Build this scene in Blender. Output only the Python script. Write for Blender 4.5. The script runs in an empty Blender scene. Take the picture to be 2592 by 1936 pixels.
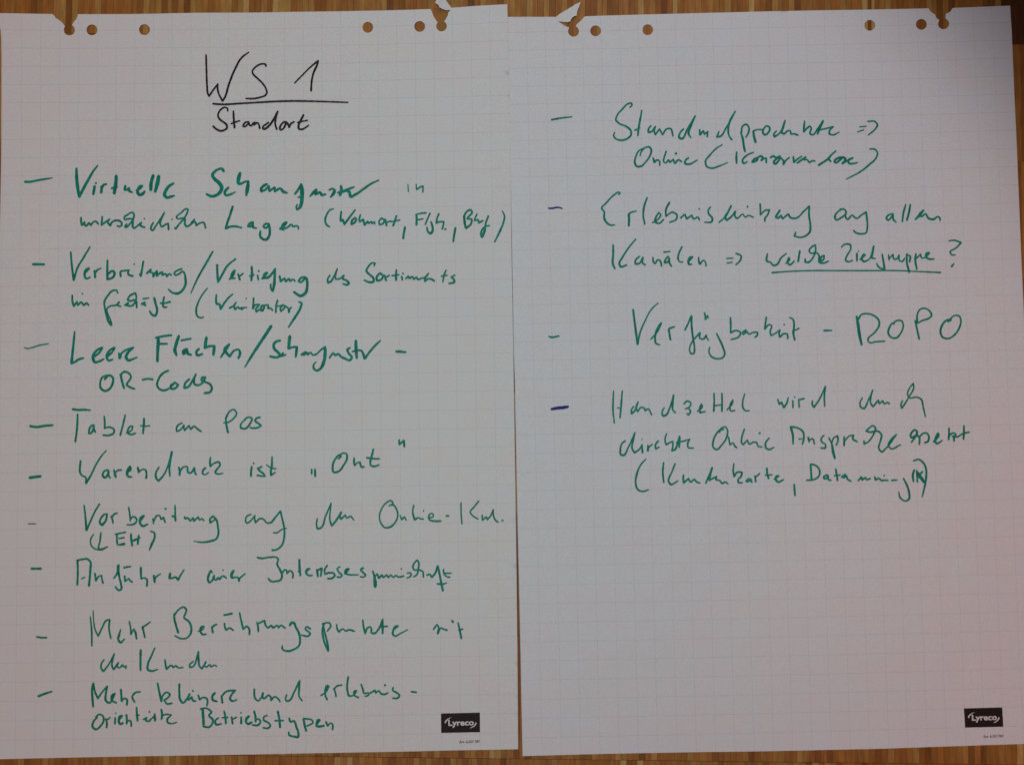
import bpy, bmesh, math, random
from mathutils import Vector, Matrix, noise
from mathutils.geometry import delaunay_2d_cdt

# ------------------------------------------------------------------ camera, world, lights, exposure
SC = bpy.context.scene
COL = SC.collection
PW, PH, FPX = 2592.0, 1936.0, 2198.0           # photograph size and focal length in its pixels
TILT = math.atan(0.0396)                       # camera leans a little towards the top of the sheets
DIST = 0.5181e-3 * FPX                         # metres from lens to floor along the axis
CAM = Vector((0, -DIST * math.sin(TILT), DIST * math.cos(TILT)))
cam_data = bpy.data.cameras.new('camera')
cam_data.sensor_width = 36.0
cam_data.lens = 36.0 * FPX / PW
cam_data.clip_start, cam_data.clip_end = 0.05, 60
cam = bpy.data.objects.new('camera', cam_data)
cam.location = CAM
cam.rotation_euler = (TILT, 0, 0)
COL.objects.link(cam)
SC.camera = cam

W = bpy.data.worlds.new('World'); SC.world = W; W.use_nodes = True
W.node_tree.nodes['Background'].inputs['Color'].default_value = (1.0, 0.90, 0.88, 1)
W.node_tree.nodes['Background'].inputs['Strength'].default_value = 0.008

def aim(o, target):
    o.rotation_euler = (Vector(target) - o.location).to_track_quat('-Z', 'Y').to_euler()

def lamp(name, kind, loc, target, energy, color, **kw):
    d = bpy.data.lights.new(name, kind); d.energy = energy; d.color = color
    for k, v in kw.items(): setattr(d, k, v)
    o = bpy.data.objects.new(name, d); o.location = loc; aim(o, target); COL.objects.link(o)
    return o
# added key spot, its cone edge imitating shade on the upper right corner; added fills
lamp('key_spot', 'SPOT', (-0.20, -0.22, 3.6), (-0.20, -0.22, 0), 188, (1.0, 0.815, 0.838),
     spot_size=math.radians(35.6), spot_blend=0.32, shadow_soft_size=0.10)
lamp('cyan_tint_spot', 'SPOT', (0.0, 0.25, 2.4), (0.0, 0.15, 0), 22.5, (0.05, 1.0, 1.0),
     spot_size=math.radians(42), spot_blend=1.0, shadow_soft_size=0.15)  # added lamp imitating the camera's greenish colour shading in the middle
lamp('left_fill_panel', 'AREA', (-1.15, -0.1, 1.5), (-0.8, -0.1, 0), 0.9, (0.65, 1.0, 0.55), shape='DISK', size=0.6)  # added weak fill for the left side, no such source known
lamp('right_fill_spot', 'SPOT', (1.0, -0.25, 2.4), (0.8, -0.2, 0), 16.5, (1.0, 0.30, 0.10),
     spot_size=math.radians(30), spot_blend=1.0, shadow_soft_size=0.15)  # added orange fill to brighten the right side
lamp('top_fill_panel', 'AREA', (0.2, 1.5, 1.6), (0.1, 0.9, 0), 4.4, (1.0, 0.63, 0.77), shape='DISK', size=0.6)  # added pink fill beyond the top edge, not a known window

SC.view_settings.view_transform = 'Standard'
SC.view_settings.look = 'None'
SC.view_settings.gamma = 1
SC.view_settings.exposure = 0

# ------------------------------------------------------------------ helpers
random.seed(7)
ct, st = math.cos(TILT), math.sin(TILT)
def floor_pt(px, py, z=0.0):
    """point of the photograph -> point of the floor plane"""
    x, y = (px - PW / 2) / FPX, -(py - PH / 2) / FPX
    d = Vector((x, y * ct + st, y * st - ct))
    t = -CAM.z / d.z
    p = CAM + d * t
    return Vector((p.x, p.y, z))
def to_px(p):
    d = Vector(p) - CAM
    xc, yc, zc = d.x, d.y * ct + d.z * st, -d.y * st + d.z * ct
    return (PW / 2 + FPX * xc / -zc, PH / 2 - FPX * yc / -zc)

def link(name, me, mat, parent=None, label=None):
    if mat and not me.materials: me.materials.append(mat)
    o = bpy.data.objects.new(name, me); COL.objects.link(o)
    if parent: o.parent = parent
    if label: o['label'] = label
    return o

def mat_new(name):
    m = bpy.data.materials.new(name); m.use_nodes = True
    nt = m.node_tree; b = nt.nodes['Principled BSDF']
    return m, nt, b
def N(nt, t, **kw):
    n = nt.nodes.new(t)
    for k, v in kw.items(): setattr(n, k, v)
    return n
def math_node(nt, op, a, b=None, c=None):
    n = N(nt, 'ShaderNodeMath', operation=op)
    for i, v in enumerate((a, b, c)):
        if v is None: continue
        if isinstance(v, (int, float)): n.inputs[i].default_value = v
        else: nt.links.new(v, n.inputs[i])
    return n.outputs[0]

# ------------------------------------------------------------------ materials
def paper_material(name, base):
    m, nt, b = mat_new(name); L = nt.links.new
    uv = N(nt, 'ShaderNodeUVMap'); uv.uv_map = 'grid'
    sep = N(nt, 'ShaderNodeSeparateXYZ'); L(uv.outputs[0], sep.inputs[0])
    lines = []
    wob = N(nt, 'ShaderNodeTexNoise'); wob.inputs['Scale'].default_value = 9.0; wob.inputs['Detail'].default_value = 3
    L(uv.outputs[0], wob.inputs['Vector'])
    for k in (0, 1):
        pp = math_node(nt, 'PINGPONG', sep.outputs[k], 0.5)
        f = math_node(nt, 'SUBTRACT', 1.0, math_node(nt, 'SMOOTH_MIN', math_node(nt, 'DIVIDE', pp, 0.019), 1.0, 0.1))
        lines.append(math_node(nt, 'MAXIMUM', f, 0.0))
    mx = math_node(nt, 'MAXIMUM', math_node(nt, 'MULTIPLY', lines[0], 0.8), lines[1])
    fac = math_node(nt, 'MULTIPLY', mx, math_node(nt, 'MULTIPLY_ADD', wob.outputs['Fac'], 0.85, -0.16))
    # fibre mottling
    tc = N(nt, 'ShaderNodeTexCoord')
    n1 = N(nt, 'ShaderNodeTexNoise'); n1.inputs['Scale'].default_value = 620; n1.inputs['Detail'].default_value = 4
    n1.inputs['Roughness'].default_value = 0.7
    n2 = N(nt, 'ShaderNodeTexNoise'); n2.inputs['Scale'].default_value = 26; n2.inputs['Detail'].default_value = 5
    L(tc.outputs['Object'], n1.inputs['Vector']); L(tc.outputs['Object'], n2.inputs['Vector'])
    r1 = N(nt, 'ShaderNodeMapRange'); r1.inputs['From Min'].default_value = 0.3; r1.inputs['From Max'].default_value = 0.7
    r1.inputs['To Min'].default_value = 0.90; r1.inputs['To Max'].default_value = 1.08
    L(n1.outputs['Fac'], r1.inputs['Value'])
    tint = N(nt, 'ShaderNodeMix', data_type='RGBA')
    tint.inputs[6].default_value = (base[0] * 1.015, base[1] * 0.985, base[2] * 0.98, 1)
    tint.inputs[7].default_value = (base[0] * 0.985, base[1] * 1.01, base[2] * 1.015, 1)
    r2 = N(nt, 'ShaderNodeMapRange'); r2.inputs['From Min'].default_value = 0.35; r2.inputs['From Max'].default_value = 0.65
    L(n2.outputs['Fac'], r2.inputs['Value']); L(r2.outputs[0], tint.inputs[0])
    sc = N(nt, 'ShaderNodeVectorMath', operation='SCALE'); L(tint.outputs[2], sc.inputs[0]); L(r1.outputs[0], sc.inputs['Scale'])
    mix = N(nt, 'ShaderNodeMix', data_type='RGBA'); mix.inputs[7].default_value = (0.16, 0.20, 0.27, 1)
    L(fac, mix.inputs[0]); L(sc.outputs[0], mix.inputs[6])
    L(mix.outputs[2], b.inputs['Base Color'])
    b.inputs['Roughness'].default_value = 0.75
    b.inputs['Specular IOR Level'].default_value = 0.25
    bump = N(nt, 'ShaderNodeBump'); bump.inputs['Strength'].default_value = 0.25; bump.inputs['Distance'].default_value = 0.0003
    L(n1.outputs['Fac'], bump.inputs['Height']); L(bump.outputs[0], b.inputs['Normal'])
    return m
M_PAPER_L = paper_material('squared_paper', (0.80, 0.80, 0.785))
M_PAPER_R = paper_material('squared_paper_right', (0.79, 0.80, 0.81))

m, nt, b = mat_new('plain_paper'); b.inputs['Base Color'].default_value = (0.8, 0.79, 0.78, 1); b.inputs['Roughness'].default_value = 0.75
n1 = N(nt, 'ShaderNodeTexNoise'); n1.inputs['Scale'].default_value = 300
bp = N(nt, 'ShaderNodeBump'); bp.inputs['Strength'].default_value = 0.3; bp.inputs['Distance'].default_value = 0.0004
nt.links.new(n1.outputs['Fac'], bp.inputs['Height']); nt.links.new(bp.outputs[0], b.inputs['Normal'])
M_PLAIN = m

def ink(name, c1, c2):
    m, nt, b = mat_new(name); L = nt.links.new
    tc = N(nt, 'ShaderNodeTexCoord')
    n = N(nt, 'ShaderNodeTexNoise'); n.inputs['Scale'].default_value = 130; n.inputs['Detail'].default_value = 3
    L(tc.outputs['Object'], n.inputs['Vector'])
    r = N(nt, 'ShaderNodeMapRange'); r.inputs['From Min'].default_value = 0.36; r.inputs['From Max'].default_value = 0.64
    L(n.outputs['Fac'], r.inputs['Value'])
    x = N(nt, 'ShaderNodeMix', data_type='RGBA'); x.inputs[6].default_value = (*c1, 1); x.inputs[7].default_value = (*c2, 1)
    L(r.outputs[0], x.inputs[0]); L(x.outputs[2], b.inputs['Base Color'])
    b.inputs['Roughness'].default_value = 0.6; b.inputs['Specular IOR Level'].default_value = 0.2
    return m
INK = {'green': ink('green_ink', (0.0, 0.185, 0.128), (0.001, 0.285, 0.200)),
       'black': ink('black_ink', (0.012, 0.008, 0.013), (0.030, 0.022, 0.030)),
       'purple': ink('purple_ink', (0.008, 0.005, 0.14), (0.020, 0.010, 0.25))}
M_PRINT = ink('black_print', (0.018, 0.010, 0.010), (0.024, 0.014, 0.015))
M_WHITE_PRINT = ink('unprinted_white', (0.74, 0.72, 0.72), (0.80, 0.78, 0.78))
M_SMALL = ink('small_print', (0.03, 0.015, 0.03), (0.05, 0.03, 0.05))

def wood_material(name, use_attr):
    m, nt, b = mat_new(name); L = nt.links.new
    if use_attr:
        a = N(nt, 'ShaderNodeAttribute'); a.attribute_name = 'tone'; col = a.outputs['Color']
        rnd = None
    else:
        a = N(nt, 'ShaderNodeObjectInfo'); col = a.outputs['Color']; rnd = a.outputs['Random']
    g = N(nt, 'ShaderNodeNewGeometry')
    mp = N(nt, 'ShaderNodeMapping'); mp.inputs['Scale'].default_value = (900, 26, 60); mp.inputs['Rotation'].default_value = (0, 0, 0.012)
    L(g.outputs['Position'], mp.inputs['Vector'])
    n = N(nt, 'ShaderNodeTexNoise'); n.inputs['Scale'].default_value = 1.0; n.inputs['Detail'].default_value = 5
    L(mp.outputs[0], n.inputs['Vector'])
    mp2 = N(nt, 'ShaderNodeMapping'); mp2.inputs['Scale'].default_value = (220, 40, 60)
    L(g.outputs['Position'], mp2.inputs['Vector'])
    n2 = N(nt, 'ShaderNodeTexNoise'); n2.inputs['Scale'].default_value = 1.0; n2.inputs['Detail'].default_value = 4
    L(mp2.outputs[0], n2.inputs['Vector'])
    f = math_node(nt, 'MULTIPLY', math_node(nt, 'MULTIPLY_ADD', n.outputs['Fac'], 0.7, 0.62), math_node(nt, 'MULTIPLY_ADD', n2.outputs['Fac'], 0.8, 0.6))
    sc = N(nt, 'ShaderNodeVectorMath', operation='SCALE'); L(col, sc.inputs[0]); L(f, sc.inputs['Scale'])
    L(sc.outputs[0], b.inputs['Base Color'])
    b.inputs['Roughness'].default_value = 0.45; b.inputs['Specular IOR Level'].default_value = 0.2
    bump = N(nt, 'ShaderNodeBump'); bump.inputs['Strength'].default_value = 0.3; bump.inputs['Distance'].default_value = 0.0002
    L(n.outputs['Fac'], bump.inputs['Height']); L(bump.outputs[0], b.inputs['Normal'])
    return m
M_WOOD = wood_material('lacquered_oak', False)
M_WOODS = wood_material('lacquered_oak_far', True)
m, nt, b = mat_new('subfloor'); b.inputs['Base Color'].default_value = (0.018, 0.009, 0.005, 1); b.inputs['Roughness'].default_value = 0.9
M_SUB = m

# ------------------------------------------------------------------ outlines of the two sheets (photograph points)
def arc(cx, cy, r, a0, a1, n):
    """image-space arc, angles in degrees, 0 = right, 90 = down"""
    return [(cx + r * math.cos(math.radians(a0 + (a1 - a0) * i / n)), cy + r * math.sin(math.radians(a0 + (a1 - a0) * i / n))) for i in range(n + 1)]
R_H = 13.8
def jag(p, q, n, amp):
    """torn edge between two points"""
    out = []
    for i in range(1, n):
        t = i / n
        dx, dy = q[0] - p[0], q[1] - p[1]; l = math.hypot(dx, dy) or 1
        k = random.uniform(-amp, amp)
        out.append((p[0] + dx * t - dy / l * k, p[1] + dy * t + dx / l * k))
    return out
def torn(pts, amp=0.7):
    out = []
    for p, q in zip(pts, pts[1:]):
        out.append(p); out += jag(p, q, max(2, int(math.hypot(q[0] - p[0], q[1] - p[1]) / 3)), amp)
    out.append(pts[-1])
    return out
LEFT = []
LEFT += [(0, 38.2), (60, 38.4), (130, 38.4)]
LEFT += torn([(136, 38.6), (143, 48), (155, 56), (163, 64)]) + arc(177.3, 78.5, R_H, 220, -60, 22) + torn([(187, 60), (195, 51), (198, 44), (199, 38.4)])
LEFT += [(260, 38.2), (330, 37.8), (400, 36.6), (440, 35.4), (500, 34.2), (580, 33.8), (648, 33.6), (760, 31.6), (860, 30.4), (970, 28.4), (1050, 26.6)]
LEFT += torn([(1090, 25.5), (1094, 33), (1097, 43), (1103, 52), (1107.5, 58)]) + arc(1118, 69, 13.3, 222, -63, 22) + torn([(1127, 54), (1133, 44), (1135, 36), (1141, 28), (1144, 23)])
LEFT += [(1200, 19.6), (1284, 15.8)]
LEFT += [(1285.5, 80), (1287.3, 143), (1290, 279), (1292, 426), (1293.4, 531), (1294.9, 640), (1298, 812), (1300.2, 940), (1303.2, 1147), (1305.6, 1300), (1307.6, 1465), (1309.6, 1646), (1311.6, 1893.6)]
LEFT += [(1150, 1897), (1000, 1900.8), (800, 1904.4), (648, 1907.4), (500, 1909.8), (350, 1912), (200, 1914.8), (100, 1916.8), (0, 1919.2), (-13, 1919.6)]
LEFT += [(-12.5, 1700), (-11, 1450), (-9, 1200), (-6, 1000), (-3.5, 800), (-0.5, 620), (2, 523), (4.2, 426), (6, 310), (7.6, 210), (8.6, 150), (8.4, 100), (5.4, 75), (1.5, 52)]
L_HOLES = [(234.2, 78), (366.7, 77), (931.3, 71), (1062.6, 69.2)]

RIGHT = [(1284.5, 44.2), (1340, 44.1), (1404, 44)]
RIGHT += torn([(1407, 47), (1412, 55), (1422, 62), (1433, 69), (1440, 70)]) + arc(1451.6, 80.5, R_H, 210, -62, 22) + torn([(1458.5, 65), (1468, 56), (1474, 50), (1479, 44), (1483, 42.6)])
RIGHT += [(1540, 40.6), (1620, 38.4), (1720, 35.8), (1820, 33.2), (1944, 30), (2060, 27.6), (2202, 25.6), (2300, 23.6)]
RIGHT += torn([(2350, 22.6), (2355, 31), (2366, 38), (2369, 46), (2377, 53)]) + arc(2387.5, 62, R_H, 225, -65, 22) + torn([(2392, 47), (2393, 37), (2404, 32), (2409, 24), (2412, 21.9)])
RIGHT += [(2480, 20), (2554, 17.6)]
RIGHT += [(2555.6, 50), (2557.5, 77), (2559.4, 132), (2563.7, 240), (2568.4, 337), (2573, 437), (2578.2, 542), (2583, 640), (2587, 720), (2591, 800), (2598, 960), (2606, 1150), (2614, 1350), (2622, 1550), (2632, 1760), (2638, 1879)]
RIGHT += [(2592, 1881.4), (2450, 1886), (2219, 1894), (2080, 1897), (1944, 1900), (1750, 1902.5), (1550, 1906), (1322.7, 1911.6)]
RIGHT += [(1320.4, 1800), (1317, 1635), (1313.4, 1465), (1309.6, 1298), (1306, 1111), (1303, 960), (1300.2, 888), (1298.2, 760), (1296, 640), (1295, 581), (1292, 440), (1289, 280), (1286.6, 143)]
R_HOLES = [(1507.6, 79.5), (1639.4, 76.5), (2201.3, 65.3), (2331.7, 63)]

def dense(poly, step=11):
    out = []
    for p, q in zip(poly, poly[1:] + poly[:1]):
        k = max(1, int(math.hypot(q[0] - p[0], q[1] - p[1]) / step))
        for i in range(k): out.append((p[0] + (q[0] - p[0]) * i / k, p[1] + (q[1] - p[1]) * i / k))
    return out

def inside(poly, x, y):
    c = False; n = len(poly); j = n - 1
    for i in range(n):
        xi, yi = poly[i]; xj, yj = poly[j]
        if (yi > y) != (yj > y) and x < (xj - xi) * (y - yi) / (yj - yi) + xi: c = not c
        j = i
    return c

def solve_h(src, dst):
    A = []; B = []
    for (x, y), (u, v) in zip(src, dst):
        A.append([x, y, 1, 0, 0, 0, -u * x, -u * y]); B.append(u)
        A.append([0, 0, 0, x, y, 1, -v * x, -v * y]); B.append(v)
    n = 8
    for i in range(n):
        p = max(range(i, n), key=lambda r: abs(A[r][i])); A[i], A[p] = A[p], A[i]; B[i], B[p] = B[p], B[i]
        for r in range(n):
            if r == i: continue
            f = A[r][i] / A[i][i]
            if f:
                for c in range(i, n): A[r][c] -= f * A[i][c]
                B[r] -= f * B[i]
    h = [B[i] / A[i][i] for i in range(n)] + [1]
    return lambda x, y: ((h[0] * x + h[1] * y + h[2]) / (h[6] * x + h[7] * y + h[8]), (h[3] * x + h[4] * y + h[5]) / (h[6] * x + h[7] * y + h[8]))
HL = solve_h([(59, 79.8), (1240, 62.3), (40.5, 1871), (1264.5, 1852.5)], [(1, 0), (26, 0), (1, 38), (26, 38)])
HR = solve_h([(1332.6, 82.8), (2509.6, 60.5), (1371.5, 1864), (2588, 1836)], [(1, 0), (26, 0), (1, 38), (26, 38)])
def grid_left(x, y):
    u = max(0.0, min(1.0, x / 1290))
    return HL(x, y - 3.8 * math.sin(math.pi * u) ** 1.3 * math.exp(-max(y - 70, 0) / 300))
def grid_right(x, y):
    u = max(0.0, min(1.0, (x - 1290) / 1300))
    v = max(0.0, min(1.0, (y - 70) / 1800))
    return HR(x, y - 2.2 * math.sin(math.pi * u) * v)

def z_left(x, y):
    """height of the left sheet above the floor (photograph point in, metres out)"""
    z = 0.0013
    z += 0.00035 * math.sin(x / 190 + 1.0) * math.cos(y / 260 + 0.4) + 0.00025 * math.sin((x + y) / 310 + 2)
    z += 0.0024 * math.exp(-((1290 - x) / 150) ** 2) * math.exp(-(y / 200) ** 2)      # upper right corner lifts
    z += 0.0028 * math.exp(-(x / 110) ** 2) * math.exp(-((y - 90) / 200) ** 2)        # curl at the upper left
    z += 0.0008 * math.exp(-((1300 - x) / 150) ** 2)
    return max(z, 0.0009)
def z_right(x, y):
    z = 0.00045 + 0.00018 * math.sin(x / 230 + 2.1) * math.sin(y / 290 + 0.8)
    z += 0.0030 * math.exp(-((2590 - x) / 150) ** 2) * math.exp(-((y - 250) / 420) ** 2)
    z += 0.0006 * math.exp(-((x - 1310) / 120) ** 2) * min(1, max(0, (y - 640) / 400))
    return max(z, 0.0003)

def sheet_mesh(name, outline, holes, zf, gf, org, mat):
    outline = dense(outline)
    verts = [Vector(p) for p in outline]
    dens = []
    n0 = len(outline)
    edges = [(i, (i + 1) % n0) for i in range(n0)]
    for hx, hy in holes:
        ring = arc(hx, hy, R_H, 0, 360 - 360 / 28, 27)
        s = len(verts); verts += [Vector(p) for p in ring]
        edges += [(s + i, s + (i + 1) % len(ring)) for i in range(len(ring))]
    xs = [p[0] for p in outline]; ys = [p[1] for p in outline]
    y = min(ys)
    allh = list(holes)
    while y < max(ys):
        x = min(xs) + (11 if int(y / 23) % 2 else 0)
        while x < max(xs):
            if inside(outline, x, y) and all(math.hypot(x - a, y - b) > R_H + 3 for a, b in allh):
                verts.append(Vector((x, y)))
            x += 23
        y += 23
    V, E, F, *_ = delaunay_2d_cdt(verts, edges, [], 0, 1e-4)
    me = bpy.data.meshes.new(name); bm = bmesh.new(); uvl = bm.loops.layers.uv.new('grid')
    px = [(v.x, v.y) for v in V]
    bv = []
    for x, y in px:
        p = floor_pt(x, y); bv.append(bm.verts.new((p.x - org.x, p.y - org.y, zf(x, y))))
    for f in F:
        cx = sum(px[i][0] for i in f) / len(f); cy = sum(px[i][1] for i in f) / len(f)
        if not inside(outline, cx, cy) or any(math.hypot(cx - a, cy - b) < R_H - 0.3 for a, b in allh): continue
        face = bm.faces.new([bv[i] for i in f])
        for lp, i in zip(face.loops, f): lp[uvl].uv = gf(*px[i])
        face.smooth = True
    for v in [v for v in bm.verts if not v.link_faces]: bm.verts.remove(v)
    bm.normal_update()
    if sum(f.normal.z for f in bm.faces) < 0: bmesh.ops.reverse_faces(bm, faces=bm.faces[:])
    # underside and rim with vertices of their own, so the face of the sheet keeps clean shading
    th = 0.00018
    low = {}
    top_faces = bm.faces[:]; rim = [e for e in bm.edges if len(e.link_faces) == 1]
    for v in bm.verts[:]: low[v] = bm.verts.new(v.co - Vector((0, 0, th)))
    for f in top_faces: bm.faces.new([low[v] for v in reversed(f.verts)])
    for e in rim:
        a, c = e.verts
        lp = e.link_faces[0]
        vs = [l.vert for l in lp.loops]; i = vs.index(a)
        if vs[(i + 1) % len(vs)] != c: a, c = c, a
        q = [bm.verts.new(p.co) for p in (c, a, low[a], low[c])]
        bm.faces.new(q)
    bm.to_mesh(me); bm.free()
    return me

def make_sheet(outline, holes, zf, gf, anchor, mat, label):
    root = bpy.data.objects.new('flipchart_sheet', None)
    org = floor_pt(*anchor); root.location = org; root.empty_display_size = 0.05
    COL.objects.link(root)
    root['label'] = label; root['category'] = 'paper sheet'; root['group'] = 'flip chart sheets lying side by side on the floor'
    me = sheet_mesh('paper', outline, holes, zf, gf, org, mat)
    o = link('paper', me, mat, root)
    return root, org

ROOT_L, ORG_L = make_sheet(LEFT, L_HOLES, z_left, grid_left, (648, 968), M_PAPER_L,
    'white squared flip chart sheet headed WS 1 Standort, densely written in green, overlapping its neighbour')
ROOT_R, ORG_R = make_sheet(RIGHT, R_HOLES, z_right, grid_right, (1944, 968), M_PAPER_R,
    'white squared flip chart sheet beginning with Standardprodukte, lower half blank, two purple dashes')

# ------------------------------------------------------------------ handwriting
def spline(pts):
    """pts: (x, y, w) -> dense runs, broken at sharp corners"""
    if len(pts) == 1: return [pts]
    runs = [[pts[0]]]
    for i in range(1, len(pts) - 1):
        a, b_, c = pts[i - 1], pts[i], pts[i + 1]
        a1 = math.atan2(b_[1] - a[1], b_[0] - a[0]); a2 = math.atan2(c[1] - b_[1], c[0] - b_[0])
        d = abs((a2 - a1 + math.pi) % (2 * math.pi) - math.pi)
        runs[-1].append(b_)
        if d > math.radians(95): runs.append([b_])
    runs[-1].append(pts[-1])
    out = []
    for r in runs:
        n = len(r); res = []
        for i in range(n - 1):
            p1, p2 = r[i], r[i + 1]
            p0 = r[i - 1] if i else tuple(2 * p1[k] - p2[k] for k in range(3))
            p3 = r[i + 2] if i + 2 < n else tuple(2 * p2[k] - p1[k] for k in range(3))
            L = math.hypot(p2[0] - p1[0], p2[1] - p1[1])
            def tan(q0, q1, q2):
                l0 = math.hypot(q1[0] - q0[0], q1[1] - q0[1]) or 1; l1 = math.hypot(q2[0] - q1[0], q2[1] - q1[1]) or 1
                tx = (q1[0] - q0[0]) / l0 * l1 + (q2[0] - q1[0]) / l1 * l0; ty = (q1[1] - q0[1]) / l0 * l1 + (q2[1] - q1[1]) / l1 * l0
                return tx / (l0 + l1), ty / (l0 + l1)
            m1, m2 = tan(p0, p1, p2), tan(p1, p2, p3)
            k = max(2, int(L / 9))
            for s in range(k):
                t = s / k; h00 = 2 * t**3 - 3 * t**2 + 1; h10 = t**3 - 2 * t**2 + t; h01 = -2 * t**3 + 3 * t**2; h11 = t**3 - t**2
                res.append((h00 * p1[0] + h10 * m1[0] * L + h01 * p2[0] + h11 * m2[0] * L,
                            h00 * p1[1] + h10 * m1[1] * L + h01 * p2[1] + h11 * m2[1] * L, p1[2] + (p2[2] - p1[2]) * t))
        res.append(r[-1]); out.append(res)
    return out

def word_mesh(name, strokes, org, zf):
    """strokes in photograph points with width; their outlines are merged into one flat mesh of ink"""
    verts = []; faces = []
    def disc(x, y, r, n=10):
        s = len(verts)
        ph = random.random()
        for i in range(n):
            a = 2 * math.pi * (i + ph) / n; verts.append(Vector((x + r * math.cos(a), y + r * math.sin(a))))
        faces.append(list(range(s, s + n)))
    for st_ in strokes:
        for run in spline(st_):
            if len(run) == 1: disc(run[0][0] / 4, run[0][1] / 4, run[0][2] / 5.2); continue
            L = []; n = len(run)
            for i in range(n):
                a = run[max(i - 1, 0)]; c = run[min(i + 1, n - 1)]
                dx, dy = c[0] - a[0], c[1] - a[1]; l = math.hypot(dx, dy) or 1
                w = (run[i][2] * 0.61 + 0.9) * (1 + 0.07 * (noise.noise(Vector((run[i][0] * 0.03, run[i][1] * 0.03, 3.3)))) * 2)
                L.append(((run[i][0] - dy / l * w) / 4, (run[i][1] + dx / l * w) / 4, (run[i][0] + dy / l * w) / 4, (run[i][1] - dx / l * w) / 4))
            for i in range(n - 1):
                p, q = L[i], L[i + 1]; s = len(verts)
                verts.extend([Vector((p[0], p[1])), Vector((q[0], q[1])), Vector((q[2], q[3])), Vector((p[2], p[3]))])
                faces.append([s, s + 1, s + 2]); faces.append([s, s + 2, s + 3])
                if 0 < i and i % 3 == 0: disc(run[i][0] / 4, run[i][1] / 4, run[i][2] / 6.9, 8)
            disc(run[0][0] / 4, run[0][1] / 4, run[0][2] / 6.75); disc(run[-1][0] / 4, run[-1][1] / 4, run[-1][2] / 6.75)
    # orient all polygons the same way, drop slivers
    def area(f):
        return sum(verts[f[i]].x * verts[f[(i + 1) % len(f)]].y - verts[f[(i + 1) % len(f)]].x * verts[f[i]].y for i in range(len(f))) / 2
    faces = [f for f in faces if abs(area(f)) > 0.004]
    for f in faces:
        ar = 0
        for i in range(len(f)):
            a, c = verts[f[i]], verts[f[(i + 1) % len(f)]]; ar += a.x * c.y - c.x * a.y
        if ar < 0: f.reverse()
    V, E, F, ov, oe, of = delaunay_2d_cdt(verts, [], faces, 1, 1e-3)
    me = bpy.data.meshes.new(name)
    pts = []
    for v in V:
        p = floor_pt(v.x, v.y); pts.append((p.x - org.x, p.y - org.y, zf(v.x, v.y) + 0.00013))
    def hit(f, ids):
        cx = sum(V[i].x for i in f) / len(f); cy = sum(V[i].y for i in f) / len(f)
        return any(inside([(verts[i].x, verts[i].y) for i in faces[k]], cx, cy) for k in ids)
    keep = [list(reversed(f)) for f, o in zip(F, of) if o and hit(f, o)]
    me.from_pydata(pts, [], keep); me.update()
    if me.polygons and sum(p.normal.z * p.area for p in me.polygons) < 0: me.flip_normals()
    return me

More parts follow.
